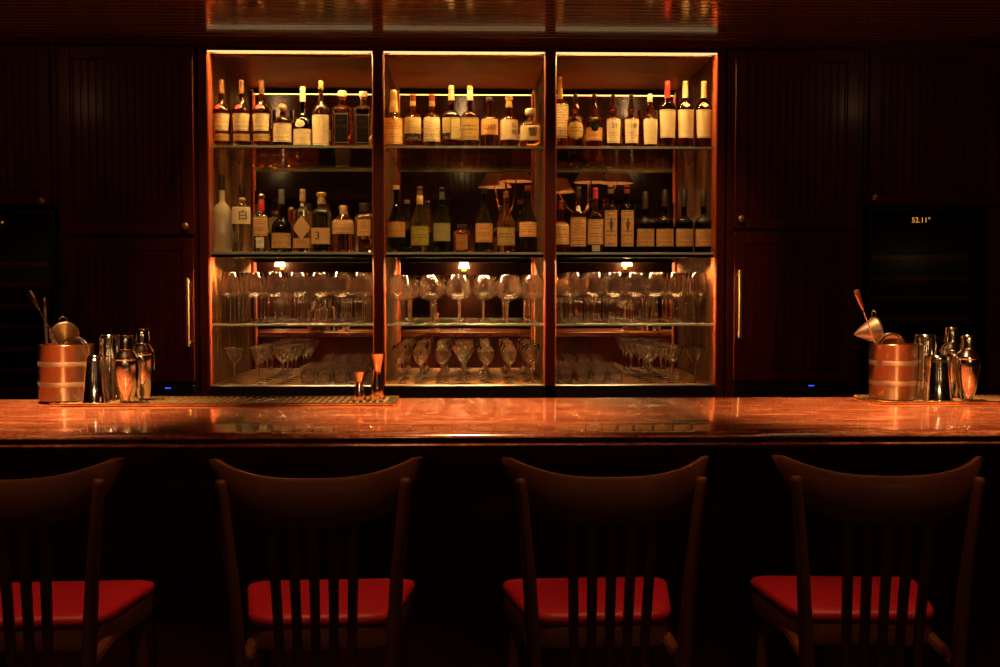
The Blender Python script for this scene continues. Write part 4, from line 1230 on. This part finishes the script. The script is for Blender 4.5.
def sconce(px, py, label):
    Yw = YBACK + .13
    c = mirrored(px, py, Yw)
    t = thing('wall_sconce', label, 'wall lamp', (c.x, Yw, c.z - .05), 0, 'lit wall lamps reflected in the mirrors')
    MB().lathe([(.0, .070), (.10, .045)], 24, cap0=False, cap1=False).build('lamp_shade', M_['lamp_glow'], t)
    MB().tube([(0, 0, -.03), (0, -.06, -.05), (0, -.125, -.04)], .007, 8).build('arm', M_['brass'], t)
    MB().lathe([(-.03, .004), (-.028, .012), (.01, .012), (.012, .008)], 12).build('lamp_holder', M_['brass'], t)
    MB().lathe([(0, .04), (.01, .036), (.014, .02)], 20).build('wall_plate', M_['brass'], t, matrix=Matrix.Translation((0, -.1298, -.04)) @ Matrix.Rotation(-PI / 2, 4, 'X'))
    return c


for px, py, lb in ((280, 262.5, 'glowing cream wall lamp reflected in the left bay mirror'), (464, 264.5, 'glowing cream wall lamp reflected in the middle bay mirror'), (627, 262, 'glowing cream wall lamp reflected in the right bay mirror')):
    sconce(px, py, lb)


def chandelier(pxc, shades, label):
    Yc = 2.02
    ctr = mirrored(pxc, 207, Yc)
    t = thing('hanging_lamp', label, 'hanging lamp', (ctr.x, Yc, ctr.z), 0, 'brass hanging lamps reflected in the mirrors')
    MB().tube([(0, 0, -.03), (0, 0, CEIL - ctr.z - .02)], .009, 10).build('rod', M_['brass'], t)
    MB().lathe([(CEIL - ctr.z - .03, .012), (CEIL - ctr.z - .022, .05), (CEIL - ctr.z - .002, .055)], 24).build('ceiling_plate', M_['brass'], t)
    MB().lathe([(-.05, .004), (-.04, .018), (-.02, .026), (0, .018), (.02, .010)], 20).build('hub', M_['brass'], t)
    for (px, py, dy) in shades:
        q = mirrored(px, py, Yc + dy) - ctr
        q.y = dy
        pts = []
        for i in range(13):
            k = i / 12
            pts.append((q.x * k, dy * k, -.03 + (q.z + .03 - .02) * k ** 3 - .03 * math.sin(PI * k)))
        MB().tube(pts, .007, 8).build('arm', M_['brass'], t)
        s = MB().lathe([(q.z - .03, .150), (q.z + .09, .080)], 32, (q.x, dy, 0), cap0=False, cap1=False)
        s.lathe([(q.z + .09, .079), (q.z - .03, .149)], 32, (q.x, dy, 0), cap0=False, cap1=False)
        s.build('lamp_shade', M_['shade'], t)
        MB().lathe([(q.z - .02, .008), (q.z + .01, .016), (q.z + .05, .014)], 12, (q.x, dy, 0)).build('lamp_holder', M_['brass'], t)
        LAMPS.append((ctr.x + q.x, Yc + dy, ctr.z + q.z + .045))
    return t


LAMPS = []
chandelier(506, ((495, 184, -.12), (516, 178, .10)), 'brass two-armed hanging lamp reflected in the middle bay mirror')
chandelier(588, ((558, 189, -.1), (591, 179, .14), (617, 180, -.06)), 'brass three-armed hanging lamp reflected in the right bay mirror')

# ------------------------------------------------------------------ lights
def spot(name, loc, target, energy, col, angle, blend=.8, size=.04):
    d = bpy.data.lights.new(name, 'SPOT'); d.energy = energy; d.color = col; d.spot_size = math.radians(angle); d.spot_blend = blend; d.shadow_soft_size = size
    o = bpy.data.objects.new(name, d); C.objects.link(o); o.location = loc
    o.rotation_euler = (Vector(target) - Vector(loc)).to_track_quat('-Z', 'Y').to_euler()
    return o


def point(name, loc, energy, col, size=.05):
    d = bpy.data.lights.new(name, 'POINT'); d.energy = energy; d.color = col; d.shadow_soft_size = size
    o = bpy.data.objects.new(name, d); C.objects.link(o); o.location = loc
    return o


WARM = (1.0, 0.55, 0.24)
for px in (30, 465, 880):
    x = X(px, 3.0, 410)
    spot('ceiling_downlight', (x, 3.05, CEIL - .03), (x, 3.02, BAR_Z), 480, WARM, 46, 1.0, .05)
for (x, y, z) in LAMPS:
    point('lamp_bulb', (x, y, z), 2.0, WARM, .02)
for pc in (4, 313.7, 611.5, 887.5):
    x = X(pc, 2.1, 560)
    spot('stool_fill', (x + .05, 1.70, CEIL - .03), (x, 2.18, .86), 44, (1.0, .5, .2), 32, 1.0, .06)  # added fill per stool, brightens seat and crest rail; no fixture
for a, b in bx:
    xc = (a + b) / 2
    spot('shelf_fill', (xc, 4.15, CEIL - .03), (xc, 5.4, 1.5), 36, (1.0, .56, .2), 56, 1.0, .04)  # added fill from the front to brighten labels on the second shelf
for px, py in ((280, 262.5), (464, 264.5), (627, 262)):
    c = mirrored(px, py, YBACK + .13)
    spot('lower_wall_fill', c + Vector((0, 0, -.09)), (c.x, YBACK, .55), 30, WARM, 95, 1.0, .02)  # added wash on the lower wall, for the roof panels to reflect
for px, Yt, zz in ((65, 3.2, .10), (128, 3.2, .10), (892, 3.2, .10), (950, 3.2, .10), (368, 3.2, .07)):
    q = P(px, 403, Yt); q.z = BAR_Z + zz
    spot('tool_streak_fill', (q.x * .75 + .05, -.9, CEIL - .03), q, 150, (1.0, .56, .24), 6.5, .6, .03)  # narrow beams added to draw bright streaks on the metal tools
for sx in (-1, 1):
    spot('cabinet_fill', (sx * 2.4, 3.6, CEIL - .03), (sx * 1.75, D, 1.75), 2.5, (1.0, .5, .22), 110, 1.0, .08)  # added dim fill that lifts the dark cabinets out of black
w = bpy.data.worlds.new('world'); sc.world = w; w.use_nodes = True
w.node_tree.nodes['Background'].inputs['Color'].default_value = (0.01, 0.004, 0.002, 1)
w.node_tree.nodes['Background'].inputs['Strength'].default_value = 0.2

sc.view_settings.view_transform = 'Standard'
sc.view_settings.look = 'None'
sc.view_settings.gamma = 1.0
sc.view_settings.use_curve_mapping = False
sc.view_settings.exposure = 0.0
cy = sc.cycles
cy.use_denoising = True
cy.max_bounces = 32; cy.glossy_bounces = 10; cy.transmission_bounces = 30; cy.diffuse_bounces = 3
cy.transparent_max_bounces = 40
cy.caustics_reflective = True; cy.caustics_refractive = True
cy.sample_clamp_indirect = 14.0
